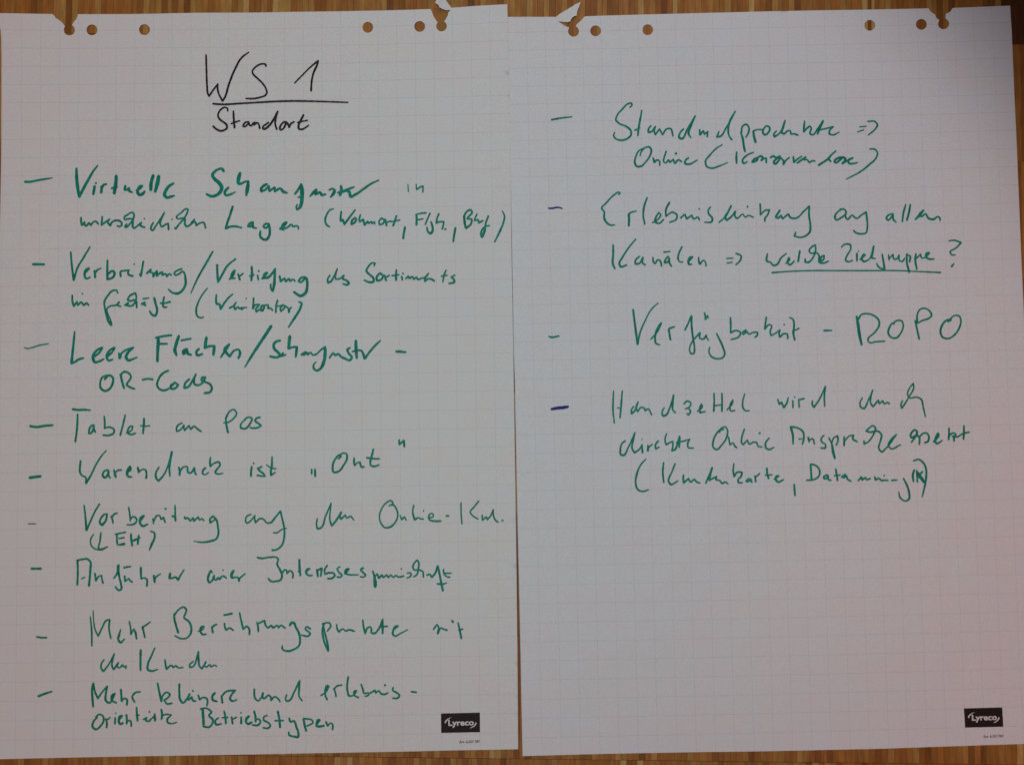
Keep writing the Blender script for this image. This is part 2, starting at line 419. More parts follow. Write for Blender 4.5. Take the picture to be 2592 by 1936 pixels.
STROKES = r'''
S L
@ 480 120
# black|word WS
169,85,15 174,250 180,400 190,480 200,500,14 240,440 288,378 285,420 300,480 337,548,16 355,520 400,380 460,230 530,110 600,55,12
776,196,16 768,178 730,174,14 690,190 650,225 636,250 645,275,15 690,320 740,370 775,425 784,465 770,490 720,510 640,525 572,523,13
# black|digit 1
1066,366,13 1150,280 1220,210 1302,142,16 1290,190,17 1262,250 1240,330,15 1232,445,16
# black|underline
240,577,16 350,583 500,574 700,563 900,552 1100,549 1300,553,14 1605,563,12
# black|word Standort
388,650,14 385,622 360,612 330,625 300,660 290,695 305,730,17 350,765 380,795 378,825 350,845 310,850 270,830 240,802,14
446,650,14 448,700,17 452,760 458,818,18
425,778,14 470,760 510,748,12
600,760,15 575,762 550,785 545,805 560,808 585,790 605,768 608,790 625,800 645,775 662,764 655,790 690,768 705,790 712,826,16
800,765,15 775,785 745,810 748,832,18 770,828 810,795 850,740 895,652,14 875,720,16 870,790 885,835
950,765,16 925,795 915,825 920,840 950,828 970,795 975,765 955,760 985,765 1005,800 1010,812,20 1030,775,15 1060,760
1155,690,17 1130,740 1105,800 1108,830 1140,835 1180,815,14 1205,795
1095,765,14 1140,755 1195,745,13
@ 40 400
# green|dash
98,245,20 150,245 200,235,18 260,224 320,214,14 375,206,8
# green|word Virtuelle
618,112,20 620,200,25 630,300,27 646,395,22 690,310,24 740,220,22 790,135,18 832,82,14
815,258,15
802,290,22 795,330 788,370,20
872,295,24 872,325 868,352,24
875,305,20 895,275 922,268,16
1020,188,26 1018,240,30 1010,300 1000,360,26
972,310,16 1000,302 1030,296
1112,288,22 1105,325,20 1130,325 1150,308 1152,335 1180,350,16
1225,330,18 1260,315 1285,285 1260,288 1240,320 1238,355,26 1260,378 1290,365 1310,340,14
1395,182,26 1375,250,30 1370,325,26
1450,192,30 1435,270,32 1415,342,26
1600,262,20 1560,285,24 1520,340,26 1510,380,28 1530,403,22 1575,395 1612,385,12
# green|word unterschiedlichen
@ 195 520 6.375
70,200,24 72,270,26 86,325 128,270,22 128,315,28 150,335 195,285,22 228,325,26 260,280,24 305,262,26 350,305,24
412,187,24 408,250,26 402,320,30 470,270,24 535,225,22 500,265,28 540,330,28 575,270,24 630,248,26 690,255 728,290 725,325 690,345,24 655,335
805,305,22 780,350,28 800,355 850,310,24 905,240 925,180,26 915,130 880,120,22 830,150 765,205,24 775,232 830,222,24 895,225 905,290,28 905,350 925,372,26 975,340,24 1045,280,24 1030,330,28 1095,358,28
1092,218,20
@ 360 520 6.375
185,285,24 155,335,26 150,395 170,408 215,350,22 290,240 365,120,22 315,220,24 295,300,26 320,350 370,320,22 425,295,24 432,395,26
487,232,20
530,365,22 545,385,26 600,310,22 680,215,24 735,110,24 740,65 715,62,22 640,120 560,205 580,222 640,212 690,215,26 695,310,28 720,345 770,325,24 850,230,24 800,290,26 865,275,22 878,330,26 940,290,22 990,280,24 1030,370,26
@ 490 400
# green|word Schaufenster
308,138,22 295,115,20 250,120 210,150,22 195,175,26 215,215 260,255,30 288,300 275,345 235,380,26 185,392,24 135,370,18
355,305,22 330,330 318,360 330,380,20 370,375 425,350,12
475,156,22 462,200,32 460,262,26 490,262,20 520,245,16 558,242,20 552,290,30 545,340 537,380,20
745,270,20 715,285,24 685,325,24 690,345,18 730,325 765,290,20 770,340,18 825,302 825,342,20 885,315,18 910,345,28 950,358,16
1030,368,18 1065,320,20 1092,268,18 1100,320,32 1100,400 1095,460,28 1075,510,24 1050,528,16 1042,505,14 1055,475,12
1062,402,16 1105,395
1185,390,18 1215,355,24 1245,325,22 1238,372,22 1285,355,20 1300,378,24 1340,372,16
1375,330,14 1410,315,16 1430,335,24 1415,370,24 1390,400,16
1495,290,22 1500,330,26 1485,382,22
1465,355,20 1510,345,24 1590,312,20 1628,298,12
1560,340,24 1575,345,24 1592,395,24 1640,375,22 1720,320,20 1800,265,18 1875,230,14
# green|word Lagen
400,495,18 370,590 345,660 330,718,20 370,700,18 420,695 490,710,14
605,655,20 575,665 555,695,20 585,695,18 605,668 607,705,20 640,715,14
765,672,18 735,670,16 712,695,18 725,712 755,700 768,675,16 775,730,20 770,790,22 740,830,20 705,825 678,795,20 680,745,16
880,722,20 920,690 945,655,18 920,665 900,705,22 905,728 950,708,16 1000,680,14 1010,700 1040,690,14 1065,700 1062,722,14
@ 760 400
# green|word in
1092,274,9 1096,345,10
1118,222,6
1175,272,10 1180,325,12 1215,300,14 1245,288,12 1242,350,14
# green|word (Wohnort,
340,520,12 305,530,14 270,580,16 255,630 265,675 300,702,14
418,548,16 412,600 412,640,20 435,630 450,675,18 490,620 558,530,14
560,610,18 525,640 520,675,18 550,660 570,625 555,608
612,580,14 600,630,16 605,650 640,625 652,682,16 685,645,14 692,665 722,648,14 728,668 752,650 757,672
825,612,14 800,645 802,678,14 840,668 852,635 825,612
862,625,16 876,688,17
880,655,14 920,640,12
975,590,16 960,640 942,688,18
920,650,12 1010,632,13
1062,705,18 1050,770 1044,820,17
# green|word Flgh.,
1180,595,20 1178,680,18
1172,578,14 1220,565 1275,560,14
1180,632,14 1245,620,12
1315,565,14 1290,620 1268,675,14
1325,650,16 1340,700,18 1338,750,22 1320,768,18 1290,740,16 1285,705,14
1405,568,14 1385,620 1378,662,16 1410,650 1455,650,14 1448,690 1438,722,16
1470,725,17
1572,712,18 1560,780 1550,848,16
# green|word Bhf.
1660,590,18 1665,650,22 1675,712,16
1655,600,16 1690,545 1730,530,16 1740,555 1700,605 1692,620 1735,625,16 1730,670 1680,715,18
1790,572,12 1770,620 1768,640,14 1800,630 1808,660,16 1850,640,14
1905,592,16 1880,660,14 1865,750,20 1842,802,24 1830,770,16 1850,720 1880,695,14 1915,690,14
# green|closing bracket
2045,540,10 2068,590,14 2060,650,16 2020,750,18 1968,855,12
@ 40 620
# green|dash
178,198,20 230,198 292,199,18
# green|word Verbreiterung
560,75,14 570,200,16 590,358,18 630,230,16 690,130 755,22,12
700,290,16 745,240,18 725,245 700,300,20 715,343,18 755,330,14
800,262,16 808,330,18
805,290,16 830,255,14 865,240
932,158,16 930,230,18 930,345
935,300,16 985,265,20 1005,290 985,330 930,352,16
@ 290 660 6.375
105,255,28 105,175,28 160,165,22 240,155,22 220,200,24 235,230,28 300,250,28
322,60,20
470,15,26 450,140 430,250,28
410,220,24 430,250
525,208,26 590,145,26 575,190,24 620,200 632,262,26 650,215 690,170,28 685,250,26 725,215 775,185,26 775,235 830,215,22 850,260,24 890,215,22 925,240,22
1090,135,26 1030,155,24 970,210,24 985,235 1040,220,26 1110,178,24 1135,210,26 1150,300,30 1155,351,32 1116,462,34 1036,529,34 940,518,28 873,462,20
@ 40 620
# green|slash
1998,70,16 1930,190,18 1850,330,16 1776,492,10
# green|word im
575,512,14 580,590,16 592,622 622,578 632,612 668,582,16 692,612 720,590 742,614,14
678,495,13
# green|word Geschaeft
1035,490,14 1025,462,14 985,465,16 935,515 900,580,16 905,640,14 925,720,18 945,780,18 970,812,20 965,770,12 935,700 925,650,14 960,620 1015,612,14 1050,580 1030,612,16 1065,625,14
1110,612,18 1142,588,18 1128,612 1170,620,16 1225,540,14 1215,488,16 1155,520 1135,558 1160,568 1215,560,16 1228,635,16
1290,548,11 1350,540,14
1310,585,20 1280,600 1300,602 1318,615,16
1405,538,18 1420,600,20 1435,670,20 1415,718,20 1375,700,18 1360,670,14
1505,530,16 1495,590,16 1500,630,17 1535,632,12
1468,592,14 1530,588 1565,578,18
@ 460 620
# green|word Vertiefung
362,205,18 365,290 372,376,20 410,310,18 470,210 550,145,14
490,350,18 530,300 540,260,18 510,300 508,340,18 545,340,12
575,298,16 592,355,18
590,320,16 625,292,14
712,225,18 715,300,21 708,362,18
690,318,14 735,305
783,268,15
772,312,16 780,355,16
820,345,18 870,285,18 845,292 842,335,20 870,335 920,290 950,245,16 945,320,20 940,400,24 925,468,22 905,440,16 905,400,14
995,320,18 1005,372 1045,340 1055,372,18 1090,345 1100,370,14 1130,352 1150,368
1255,330,18 1215,335,18 1185,370,16 1205,380 1255,345 1270,342,20 1275,420,22 1255,490,24 1210,518,24 1140,480,20
@ 700 620
# green|word des
545,310,14 520,350 522,385,18 550,375 580,330,16 618,244,12 600,310,15 600,350,14 640,345 685,312,16 672,345 710,362 735,390,20 720,405,18 675,398,14
# green|word Sortiments
990,215,12 1000,188,14 975,185 930,225,16 912,265,18 940,300 985,345,18 985,373,20 940,380,18 892,360,16
1045,290,16 1015,330 1018,365,18 1060,355 1080,315 1050,290
1095,308,14 1110,362,18
1112,330 1145,310,12
1215,255,14 1212,310,20 1212,360,16
1170,315,14 1240,305,14
1282,292,14
1268,322,16 1275,355,16
1310,345,14 1335,320,18 1345,340 1380,325,16 1390,350 1420,330,16 1430,352 1470,340,14 1500,335,16 1540,292,14 1510,330,16 1502,372,16 1540,345 1575,352,16 1600,370,14
1718,258,12 1700,300,16 1685,378,14
1670,320,14 1730,310
1808,308,14 1770,330,16 1795,350 1800,378,20 1745,393,14
@ 460 620
# green|word (Weinkontor)
262,442,12 210,510 165,600,16 150,670,16 165,725 195,740,16 225,732,12
355,508,16 352,570 358,600,18 380,600 398,652,18 430,600 470,545,14 520,500,12
@ 570 740 6.375
80,255,26 130,230,24 180,170,24 150,230,26 165,280,26 215,240,24 240,268,24 272,250 275,282,24 305,250,20 350,250,22
345,105,18
465,95,22 460,190,24 455,268,26 480,212,24 560,200,24 500,290,26 510,315,28 550,285,24
600,215,26 580,290,30 600,300 630,260,26 640,218 600,215
645,210,24 700,205,22 700,265,26 740,260,22 770,295,24
850,132,24 830,220,26 822,325,26
820,230,24 870,225,20 950,205,22
940,210,26 895,265,26 905,308,26 950,270,24 972,222,24 1020,260,24 1035,325,26 1047,272 1075,245,20
@ 460 620
1190,580,14 1215,590,18 1205,640,20 1160,720,20 1120,780,18 1085,836,12
@ 40 810
# green|dash
90,278,8 115,290,10 160,282 250,255,12 335,242,10
# green|word Leere
600,120,14 590,220,18 578,340,20 568,438,22 600,425,18 640,400 688,385,16
800,370,18 850,330 880,280,18 835,300,20 785,375,24 800,425,22 860,415,18 895,395,14
930,370,16 985,320 1005,280,18 960,305,20 925,370,24 940,410,20 985,400,14
1045,338,16 1060,360,32 1055,382,28
1060,350,16 1110,310 1195,280,16 1140,330,22 1120,380,26 1140,408,22 1190,395,18 1232,378,12
# green|word Flaechen
1447,195,26 1442,300,26 1438,418,22
1420,182,18 1500,165 1580,155,18
1450,242,18 1535,242,18
1655,164,22 1630,240,28 1615,310,28 1630,355,22
1680,208,16 1775,190,18
1735,292,20 1700,320,24 1702,345 1740,310 1745,340,24 1780,355,18
1860,292,18 1832,324,22 1840,355,22 1895,345,16
1935,178,22 1925,240,26 1920,282,24 1970,265,18 2015,265,22 2010,310,26 2005,355,18
2080,378,16 2130,300,22 2165,248,20 2120,300,26 2170,370,20 2220,308,16 2262,302 2275,335,24 2258,388,18
# green|slash
@ 490 810
790,64,24 720,170,26 640,290,24 570,400,19 522,480,10
# green|word Schaufenster in second line
880,210,20 850,215,20 815,250,22 820,290,22 860,330,24 880,362,20 850,378,20 780,370,20
910,335,16 890,365,22 940,352,12
978,168,26 972,220,26 965,290,22 1010,275,16 1050,275,20 1045,320,24 1038,374,18
1135,325,18 1095,352,18 1125,350 1150,330 1160,352,16 1190,330,14 1205,352 1240,350,14 1290,305 1335,275,20 1335,340,26 1320,430,26 1290,490,22 1250,513,20 1220,490,18 1220,450,14 1245,425,10
1378,385,14 1420,340,20 1438,358,18 1465,345 1500,375,20 1545,395
1590,280,14 1560,300,20 1575,340 1605,380,20 1585,408,20 1540,395,18
1645,215,24 1648,300,26 1655,386,20
1610,320,14 1700,312,16 1735,390,22 1780,330,18 1840,260 1895,208,12
# green|dash
2054,320,20 2100,322 2148,327,18
@ 40 810
# green|word QR-Codes
905,598,20 950,560,18 985,580,16 985,640,18 950,700,18 905,718,18 865,690,18 860,630,16 880,580,16 930,560
1065,552,20 1080,620,18 1100,690,18
1065,555,16 1100,525,18 1150,540 1170,575,16 1140,630,16 1125,650 1160,680,18 1208,698,16
1288,605,16 1340,596 1390,603,18
1548,514,18 1500,535,18 1450,600,18 1435,660,18 1460,700 1510,712,18 1560,690,14 1610,640 1575,662,18 1578,695,20 1620,690 1650,655,16 1610,632
1760,600,18 1720,640,18 1710,688,20 1745,680 1790,620,16 1828,548,16 1810,600,18 1815,650,18 1850,660,18 1890,640 1925,580,16 1890,585,18 1885,608,20 1930,630,18 1975,655,18 1990,690,18 1970,730,20 1915,740,18
@ 40 1010
# green|dash
150,273,20 210,282 300,270 378,264,18
# green|word Tablet
582,103,20 640,110,18 700,108 760,112,12
630,154,14 628,250,16 620,340 608,430,17
780,262,16 755,290 745,348,16 765,345 790,300 795,262 798,310 812,335,16
900,178,16 905,230,16 905,300,14
908,290,14 960,285,14 1000,310,16 998,340 950,366,18 890,365,14
1112,162,14 1090,260,16 1062,366,14
1125,345,12 1180,310 1190,278,14 1165,275 1140,310,16 1138,342 1165,357,18 1218,345,12
1303,198,18 1300,270,20 1292,350,12
1268,268,12 1310,275 1362,270,12
# green|word am
1690,240,14 1650,262 1630,300 1634,325 1660,318 1708,262,12 1705,290 1715,315,16 1758,268,14 1775,305,16 1812,275 1835,295,16 1878,325,17
@ 560 1010
# green|word POS
50,190,16 55,250 72,338,18
30,240,12 60,238,14 130,195 160,140 130,106,14 90,125 52,190,16
245,208,14 205,250 202,290,16 240,300 300,240 315,198 285,182,14 240,205
395,184,18 360,195,16 347,220 380,245 408,268,16 375,288 330,294 295,288,12
@ 40 1010
# green|word Warendruck
662,624,16 655,690 658,745 690,780,14 708,785 718,848,20 760,780,16 830,640,14 885,560,12 922,518,10
930,715,18 900,730,16 888,780,18 905,792 940,760 945,720,14 945,770 960,796,16
1000,718,16 1010,760,18 1018,788,18
1010,750,14 1035,722 1075,715,14
1130,745,16 1170,705,16 1162,682,20 1140,715,22 1132,760,20 1150,786,18 1178,785,14
1240,690,16 1250,740,16 1275,715,12 1315,712,14 1328,750 1325,798,18
1455,688,14 1425,740 1427,800,18 1450,826,18 1500,770,14 1550,660 1585,532,17 1570,620,16 1560,700 1565,776,14
1655,692,16 1665,730,16 1662,768,18
1668,730,14 1700,688,14 1740,685 1748,740,16 1775,745 1812,695,16 1818,740,14 1828,762,16
1925,694,16 1900,720 1897,755 1920,763,14 1955,742,12
1975,590,14 1970,640,16 1975,678,18 2010,650,14 2065,640,16 2072,665 2040,710,16 2022,742 2050,757,14 2100,750,12
# green|dash
147,795,22 200,787,24 256,780,22
@ 560 1010
# green|word ist
312,682,16 306,730 305,777,18
332,650,14
415,684,14 372,700,16 388,720 438,762,16 448,780,14 410,777 370,770,18
518,584,14 515,680,18 505,740,18 508,770,17 550,740,12
462,665,12 500,690 555,705,14
# green|opening quote
918,712,16 918,756,14
952,714,18 954,780,17
# green|word Out
1188,605,14 1215,578,16 1200,568 1155,610,17 1130,690,17 1140,738,18 1185,733,16 1240,670 1276,595,16 1270,553,14 1240,545 1200,565
1348,597,16 1347,640,18 1352,670,16 1385,642,12 1406,638,16 1412,670 1430,688,18 1450,682,12
1542,508,16 1530,560,18 1514,620,18 1516,668,16 1550,680 1598,665,14
1475,592,16 1540,602 1605,603,14
# green|closing quote
1803,414,16 1805,458,18 1828,437,12 1850,418,18 1855,478,18
@ 40 1250
# green|dash
132,300,9 208,300,9
# green|word Vorbereitung
698,112,12 710,220,16 722,364,18 760,280,14 800,190 853,100,14
900,205,16 870,240 857,290,18 882,313,20 920,260,16 930,200,14 905,203
970,222,14 985,260 990,293,13
978,240,14 1000,205,16 1035,190,12
1148,132,12 1160,210,14 1165,272,12
1165,255,14 1190,228 1222,240,16 1230,270 1200,303 1130,310,12
1268,268,16 1303,218,16 1275,232 1262,288,18 1290,322,18 1340,303,14
1392,247,12 1400,298,13
1402,275,14 1440,215,12 1460,218,14 1475,255 1500,235 1518,286,13
1522,148,16
1617,115,12 1618,190,14 1622,268,18
1590,222,18 1620,232
1715,232,18 1722,248 1745,240,14 1770,268,16 1800,238,14 1808,272,16 1850,232,14 1865,262 1885,248,12 1907,265,15
1998,222,16 1968,260 1972,290,14 2005,268 2030,250 2000,222,16 2035,260 2050,330,16 2055,400 2035,450,18 1970,476,18 1880,486,14 1805,475,8
@ 590 1250
# green|word auf
185,205,13 150,218 128,265 142,293 180,270 225,215 222,250 230,288,15 285,245,14 320,262 340,288 378,290,16 430,235 483,172,16 500,250,15 520,340 520,430,16 500,510 450,558 400,570,14 398,555,8
412,390,12 440,392 500,355 545,345,10
# green|word den
855,248,12 847,310,13 860,350,16 885,343 940,220,14 996,90,11 985,180 982,260,14 1002,320,17 1050,260 1098,182,16 1082,225 1095,252,16 1138,212,14 1150,240 1190,225 1225,262,11
# green|word Online
1580,118,12 1615,105 1655,150,14 1668,220 1640,290 1590,333,16 1540,338,14 1497,290 1484,220,12 1510,140 1560,82,14 1600,66 1618,85 1615,112
1692,214,10 1708,258,14 1735,230,14 1755,263,12
1830,114,13 1820,180 1840,260,16 1880,238,13 1900,250 1925,252,15
1930,160,8 1930,175,9
1990,240,12 2025,228 2025,200 2000,196 1982,225,14 1988,258 2030,271,17 2105,272,14
2162,220,17 2183,220,16
@ 760 1250
# green|word Knl
1628,88,12 1630,200 1638,300,12
1808,70,14 1760,130 1722,180,13 1750,220 1800,250,14
1842,212,13 1845,262,13 1885,228 1895,258 1930,215 1955,155,12 1955,200 1975,260,14 2005,284,14
2048,265,16
@ 40 1250
# green|word (LEH)
795,405,10 767,450,12 767,510 800,548 860,563,14
868,390,14 860,470 852,555,13 870,558,20 935,530,12
1030,402,14 1030,460,16 1035,513,14
1014,405,14 1118,384,14
1050,448,14 1103,440
1055,512,18 1105,502,22
1172,403,16 1175,460,17 1185,518,17
1250,418,16 1245,460,18 1240,505,16
1195,470,18 1262,440,14
1368,374,12 1408,392,14 1410,440,18 1380,510,18 1358,566,10
@ 40 1390
# green|dash
168,193,20 262,192,19
# green|word Anfuehrer
632,112,16 635,230 630,355,17
627,110,18 680,98,16 730,95 760,120,18 762,200,18 755,290 748,366,18
672,295,11 705,278,10
808,242,16 815,290 817,315,16 850,268,13 875,262,14 880,300 890,338,16
1000,290,14 1035,230,14 1045,158,22 1042,200,24 1055,280,16 1072,350 1073,400,17 1050,411,16 1015,375,14
1100,183,16 1168,170,14
1108,267,16 1112,320,16 1150,292,14 1162,312 1185,328,14
1272,182,18 1272,235,18 1275,296,14 1305,285 1330,300,14 1332,366,19
1402,262,18 1412,328,18
1408,310,14 1430,272 1470,245,12
1568,242,20 1560,288,20 1592,288,16 1622,278 1648,306,19 1672,260,14 1708,204,12
# green|word einer
1992,232,15 1978,212,16 1957,260,19 1950,312,19 1962,334,17 1985,320,16 2012,262,16 2014,300,17 2028,308 2052,282,14 2068,302,15 2095,268 2112,270 2135,288,13
2102,208,12
2208,214,20 2188,255,24 2190,282,20 2240,280,14 2262,295,16 2263,316,20
2262,295,14 2323,246,13
@ 650 1390
# green|word Interessensgemeinschaft
10,80,16 40,88 130,78,14 205,82 220,95 208,140 240,210,17 258,260 245,305 200,320,16 140,317 120,292,14
256,240,14 290,205 302,208 308,242,14 340,212 368,245,14 365,288,14
433,103,18 435,180 443,262,18
425,220,16 440,222
502,222,14 538,192,14 512,202,18 500,230 525,261,16 565,262,12
612,205,18 620,272,17
618,210,16 660,188 650,268,16
715,160,14 687,210,14 692,248,16 735,235 780,240 792,260 768,288,16 718,294,14
845,174,13 817,192,14 830,225 863,262,16 850,278 815,277,14
895,242,18 935,195,16 910,200 898,240,18 930,252,16 1030,255,12
1078,187,18 1055,200,16 1075,230 1103,260,16 1085,278,12 1050,274
1175,218,14 1190,260,17 1195,320,22 1200,374,26 1208,340,16 1200,270,14 1220,245 1238,288,18 1270,255,14 1282,283 1318,255 1332,283 1362,258 1380,280 1412,262 1430,275 1490,268,14
1465,195,13
1525,238,14 1563,240 1560,268 1520,287,12
1590,275,14 1620,255 1635,200,15 1638,125,14 1625,107 1605,125 1582,180,15 1595,205,13 1640,205,14 1680,220 1688,278,14
1725,258,16 1752,250,16 1772,280,16 1800,250 1833,165,16 1850,240,18 1865,320,18 1885,415,18
1828,345,14 1880,350,16 1925,335,10
1890,198,14 1900,250,14 1925,273,12 1955,279,14
1905,240,14 1970,238,12
@ 80 1510
# green|dash
60,400,15 105,408,16 160,408,14
# green|word Mehr
602,197,10 615,340,14 617,490,14
630,137,10 635,240 655,340,12 682,393,14 720,310 770,232,14 798,227,14 790,300,14 808,416,14
908,328,12 892,380,20 884,430,18 905,458,18 948,422,12
995,244,12 1008,310,14 1010,378,14 1040,322 1055,350,16 1068,422,15
1128,302,18 1140,350,16 1152,408,14
1132,300,15 1160,285 1205,250,12
# green|word Beruehrungspunkte
1448,168,14 1450,220,18 1465,280,20 1488,358,17
1450,182,17 1495,125,14 1545,102,16 1570,122 1560,170 1547,205,14 1590,240,16 1620,300,18 1613,370,16 1575,413,14 1510,418 1455,390,10
1692,345,12 1735,325,14 1750,295 1728,298,17 1712,345,18 1735,377,16 1772,375,12
1828,300,16 1838,358,18
1832,305,16 1855,285 1880,275,12
1952,183,17 2033,166,16
1955,267,14 1962,310,17 1972,333,16 2010,312,12 2045,337,14
2108,160,14 2125,240,16 2145,322,18 2185,297,16 2205,320 2208,378,16
@ 630 1510
85,258,16 95,300 98,348,16
88,272,14 160,238,16 178,295,15 195,310 230,287 245,310,16 290,287,14 302,312 325,287 370,315,14
415,288,18 432,262,22 452,260,22 480,310,18 510,370 520,430,16 510,490 460,528,16 390,546,16 345,530,14 337,510 342,490,10
625,322,16 585,302,14 572,320,14 605,350 623,370,16 605,393,17 535,385,14
745,270,14 820,264,14 830,290 795,345,12
760,272,15 747,330,16 752,400 775,480 805,542,17 800,480,16 780,400 765,340,14 755,290
890,277,12 895,320,14 915,353,16 950,322,14 985,343,14 1010,332 1070,345,14
1155,235,14 1162,300,16 1180,368,16 1203,312,15 1228,302 1243,320 1240,358,14 1270,368,17 1310,330,15 1356,225,14 1355,300,18 1355,368,17
1320,302,14 1405,295,14
1460,335,14 1513,293,14 1490,292 1462,340,17 1460,378,17 1478,393,14 1540,365,12 1608,330,10
# green|word mit
1870,325,14 1905,277,14 1920,300 1912,370,16 1950,312,14 1968,322 2008,335,14
2058,240,18 2070,253,17
2118,257,12 2135,330,17 2152,415,18
2125,332,13 2165,322,14
@ 80 1510
# green|word den
740,632,13 714,670 712,720,16 735,748,18 780,690,14 845,572,12 825,640,15 822,700,14 838,730,16 885,662,14 872,700,14 890,714,14 928,682,12 938,705 965,692 960,722
# green|word Kunden
1110,534,18 1108,640,18 1108,737,16
1252,514,14 1220,590 1182,680,17 1182,733,19 1215,746,16 1282,730,12
1355,632,14 1362,690,16 1370,728,16 1420,690,14 1440,710 1465,692 1482,710 1537,710,12
1640,650,12 1602,690,14 1607,712,14 1640,700 1675,620,14 1692,552,15 1695,640,17 1705,700,16 1730,723,16 1768,655,14 1752,695,14 1775,705,14 1808,682,12 1822,705 1850,687 1878,700
@ 80 1700
# green|dash
77,240,20 150,212,19 213,192,14
# green|word Mehr
628,112,14 620,160,18 622,250,18 630,347,16
632,110,16 650,200,16 678,263,16 720,200,14 773,138,14 757,220,17 760,288,17 790,308,16 838,240,14 850,212,14 822,232,18 818,282,17 865,308,14
910,174,18 915,240,16 917,290,17 945,262,14 970,272,16 970,326,18
1025,238,14 1030,270,16 1050,300,14
1027,235,14 1055,205,16 1105,196,14
# green|word kleinere
1280,110,14 1298,200,18 1318,293,16 1335,230,14 1375,202,14 1403,220,16 1380,260,14 1347,280,16 1375,318,16 1425,312,14
1500,119,18 1500,200,16 1510,280,18 1535,308,17 1575,272,16 1605,218,16 1590,245 1592,280,16 1625,250 1640,288 1665,290,16
1637,188,14
1690,230,14 1705,278,14 1730,256,14 1780,268,14 1785,300 1778,338,14
1830,248,16 1860,208,17 1838,230,20 1837,278,18 1880,295,14
1925,237,14 1935,307,18
1927,245,15 1965,200,16 2065,182,16 2020,240,16 2012,270,17 2030,290,16 2080,278,12
# green|word orientierte
672,455,12 637,490,16 624,550,17 655,576,17 705,540,16 736,480,17 725,437,14 690,424,14 655,452
755,467,14 768,510,16 765,558,16
763,485,14 800,455,14
852,457,14 850,517,18
857,412,12
887,482,14 925,437,14 902,442,18 888,490,18 905,523,19 928,512
965,430,19 970,480,16 967,518 980,488,14 1005,490,14 1015,542,16
1068,355,14 1072,430,17 1078,487,18
1065,435,14 1095,430,12
1140,475,16 1170,457,14 1162,488,16 1190,493,16 1215,470,16
1197,398,14
1250,423,18 1255,487,19
1228,460,14 1245,445
1318,378,18 1325,420,18 1320,473,16
1320,435,14 1365,425,14 1420,430,12 1377,480,16 1382,505 1420,518,14 1472,505,10
# green|word Betriebstypen
1735,378,22 1740,440,21 1745,525,22
1712,370,14 1770,362 1828,400,16 1800,435,16 1838,480,18 1833,520,16 1800,553,16 1740,545,16
1895,460,14 1862,490,16 1872,528,18 1925,520,12
@ 560 1700
32,393,14 45,450,17 50,517,18
15,460,14 70,455
108,452,14 118,517,18
116,475,14 158,455,14
205,452,14 205,516,19
203,410,12
252,492,14 285,442,14 257,462,18 252,500,18 275,523,18 310,505
335,393,16 350,450,16 350,500
345,485,14 385,472 400,500,16 375,533,18 318,532,14
465,437,14 435,450 432,480,16 480,510 500,540,16 480,563,18 425,560,14
575,396,18 590,470,18 598,556,18
547,490,14 632,488,14
690,465,17 705,502,14 735,492,16 765,560,16 783,610,18 780,653,18 740,650,16 687,628,16 687,602,12
835,469,19 845,530,18 862,591,19
840,467,14 925,490,14 930,500 870,545,12
960,545,12 1000,482,16 985,478 967,510,17 972,545 1000,548,19 1040,540
1062,502,16 1080,542,14 1110,512,12 1128,527,14 1128,578,16
# green|word und
338,170,14 337,220,16 350,270,16 375,288,14 410,250 425,208,17 422,255 432,265 485,232,14 503,250 507,283,17 545,247,14 580,270 598,298,12
665,227,12 654,260,14 662,290,16 685,288 740,200,14 795,86,15 790,170,18 790,240,14 820,288,14
# green|word erlebnis
1010,235,12 1060,200,14 1092,142,14 1075,137,18 1057,180,19 1057,240,14 1075,278,14
1140,162,12 1155,200,14 1165,246,12
1147,170,14 1170,142 1222,128,14
1288,46,16 1278,110,16 1280,190 1297,238,16 1335,235,14 1370,187,16 1350,192 1347,228,16 1392,257,14
1418,122,14 1435,170,16 1450,215,14 1488,210,14 1492,230 1460,243,14
1500,215,14 1558,182,14 1565,208 1600,187,12 1615,213,16 1655,223 1690,208,12
1660,130,16
1742,154,14 1737,180,16 1775,205 1806,235,14 1790,259,16 1738,262,14
1925,196,14 1976,202,14
S R
@ 1385 240
# green|dash
45,257,15 120,243,16 250,227,11
# green|word Standard
835,132,11 858,110,14 853,90 820,95,14 760,150 707,215 696,260,14 730,295 800,325,16 848,370,17 848,410 810,448,16 750,464 690,445,14 672,415 685,382,10
958,160,12 940,260,17 925,340 918,418,14
888,362,14 940,340,10
1050,317,14 1025,350,14 1024,385,16 1050,380 1095,325,14 1084,370 1094,408 1137,350 1150,375,14 1167,410 1210,350 1248,347 1272,420
1380,350,14 1347,385,14 1337,438,18 1355,448 1420,350,14 1498,217,14 1455,320,17 1432,400,17 1455,438,12
1543,357,14 1548,408,18 1580,368,14 1592,403,16 1625,377,14 1620,428,14
1738,378,14 1718,430,17 1750,425,15 1810,340,14 1903,172,14 1850,270,17 1832,350,17 1842,420,14 1870,460,14
@ 1800 240
# green|word produkte
300,382,14 320,450,18 330,520,19 342,577,16
305,387,16 320,320,13 355,302,14 380,330,14 376,390,17 350,435,12
425,372,16 435,430,20 450,484,18
427,372,16 460,357,12 525,352,12 562,318,15 590,332,16 583,380,16 545,408,18 522,385,16 528,355
660,370,12 634,405,14 642,428,17 690,395,14 748,265,15 730,330,16 717,388,16 735,398 775,368,14 800,367 808,400,14 835,398 878,412,15
945,272,14 940,330,17 937,378,16 975,338,15 1000,322,14 1012,340 1002,398,15 1020,408,13 1080,345,14 1133,268,17 1100,340,18 1077,398,18
1070,365,12 1140,350,14 1235,327,14 1197,370,14 1197,398,16 1230,409,14 1298,380,10
# green|arrow
1505,328,12 1570,322,11
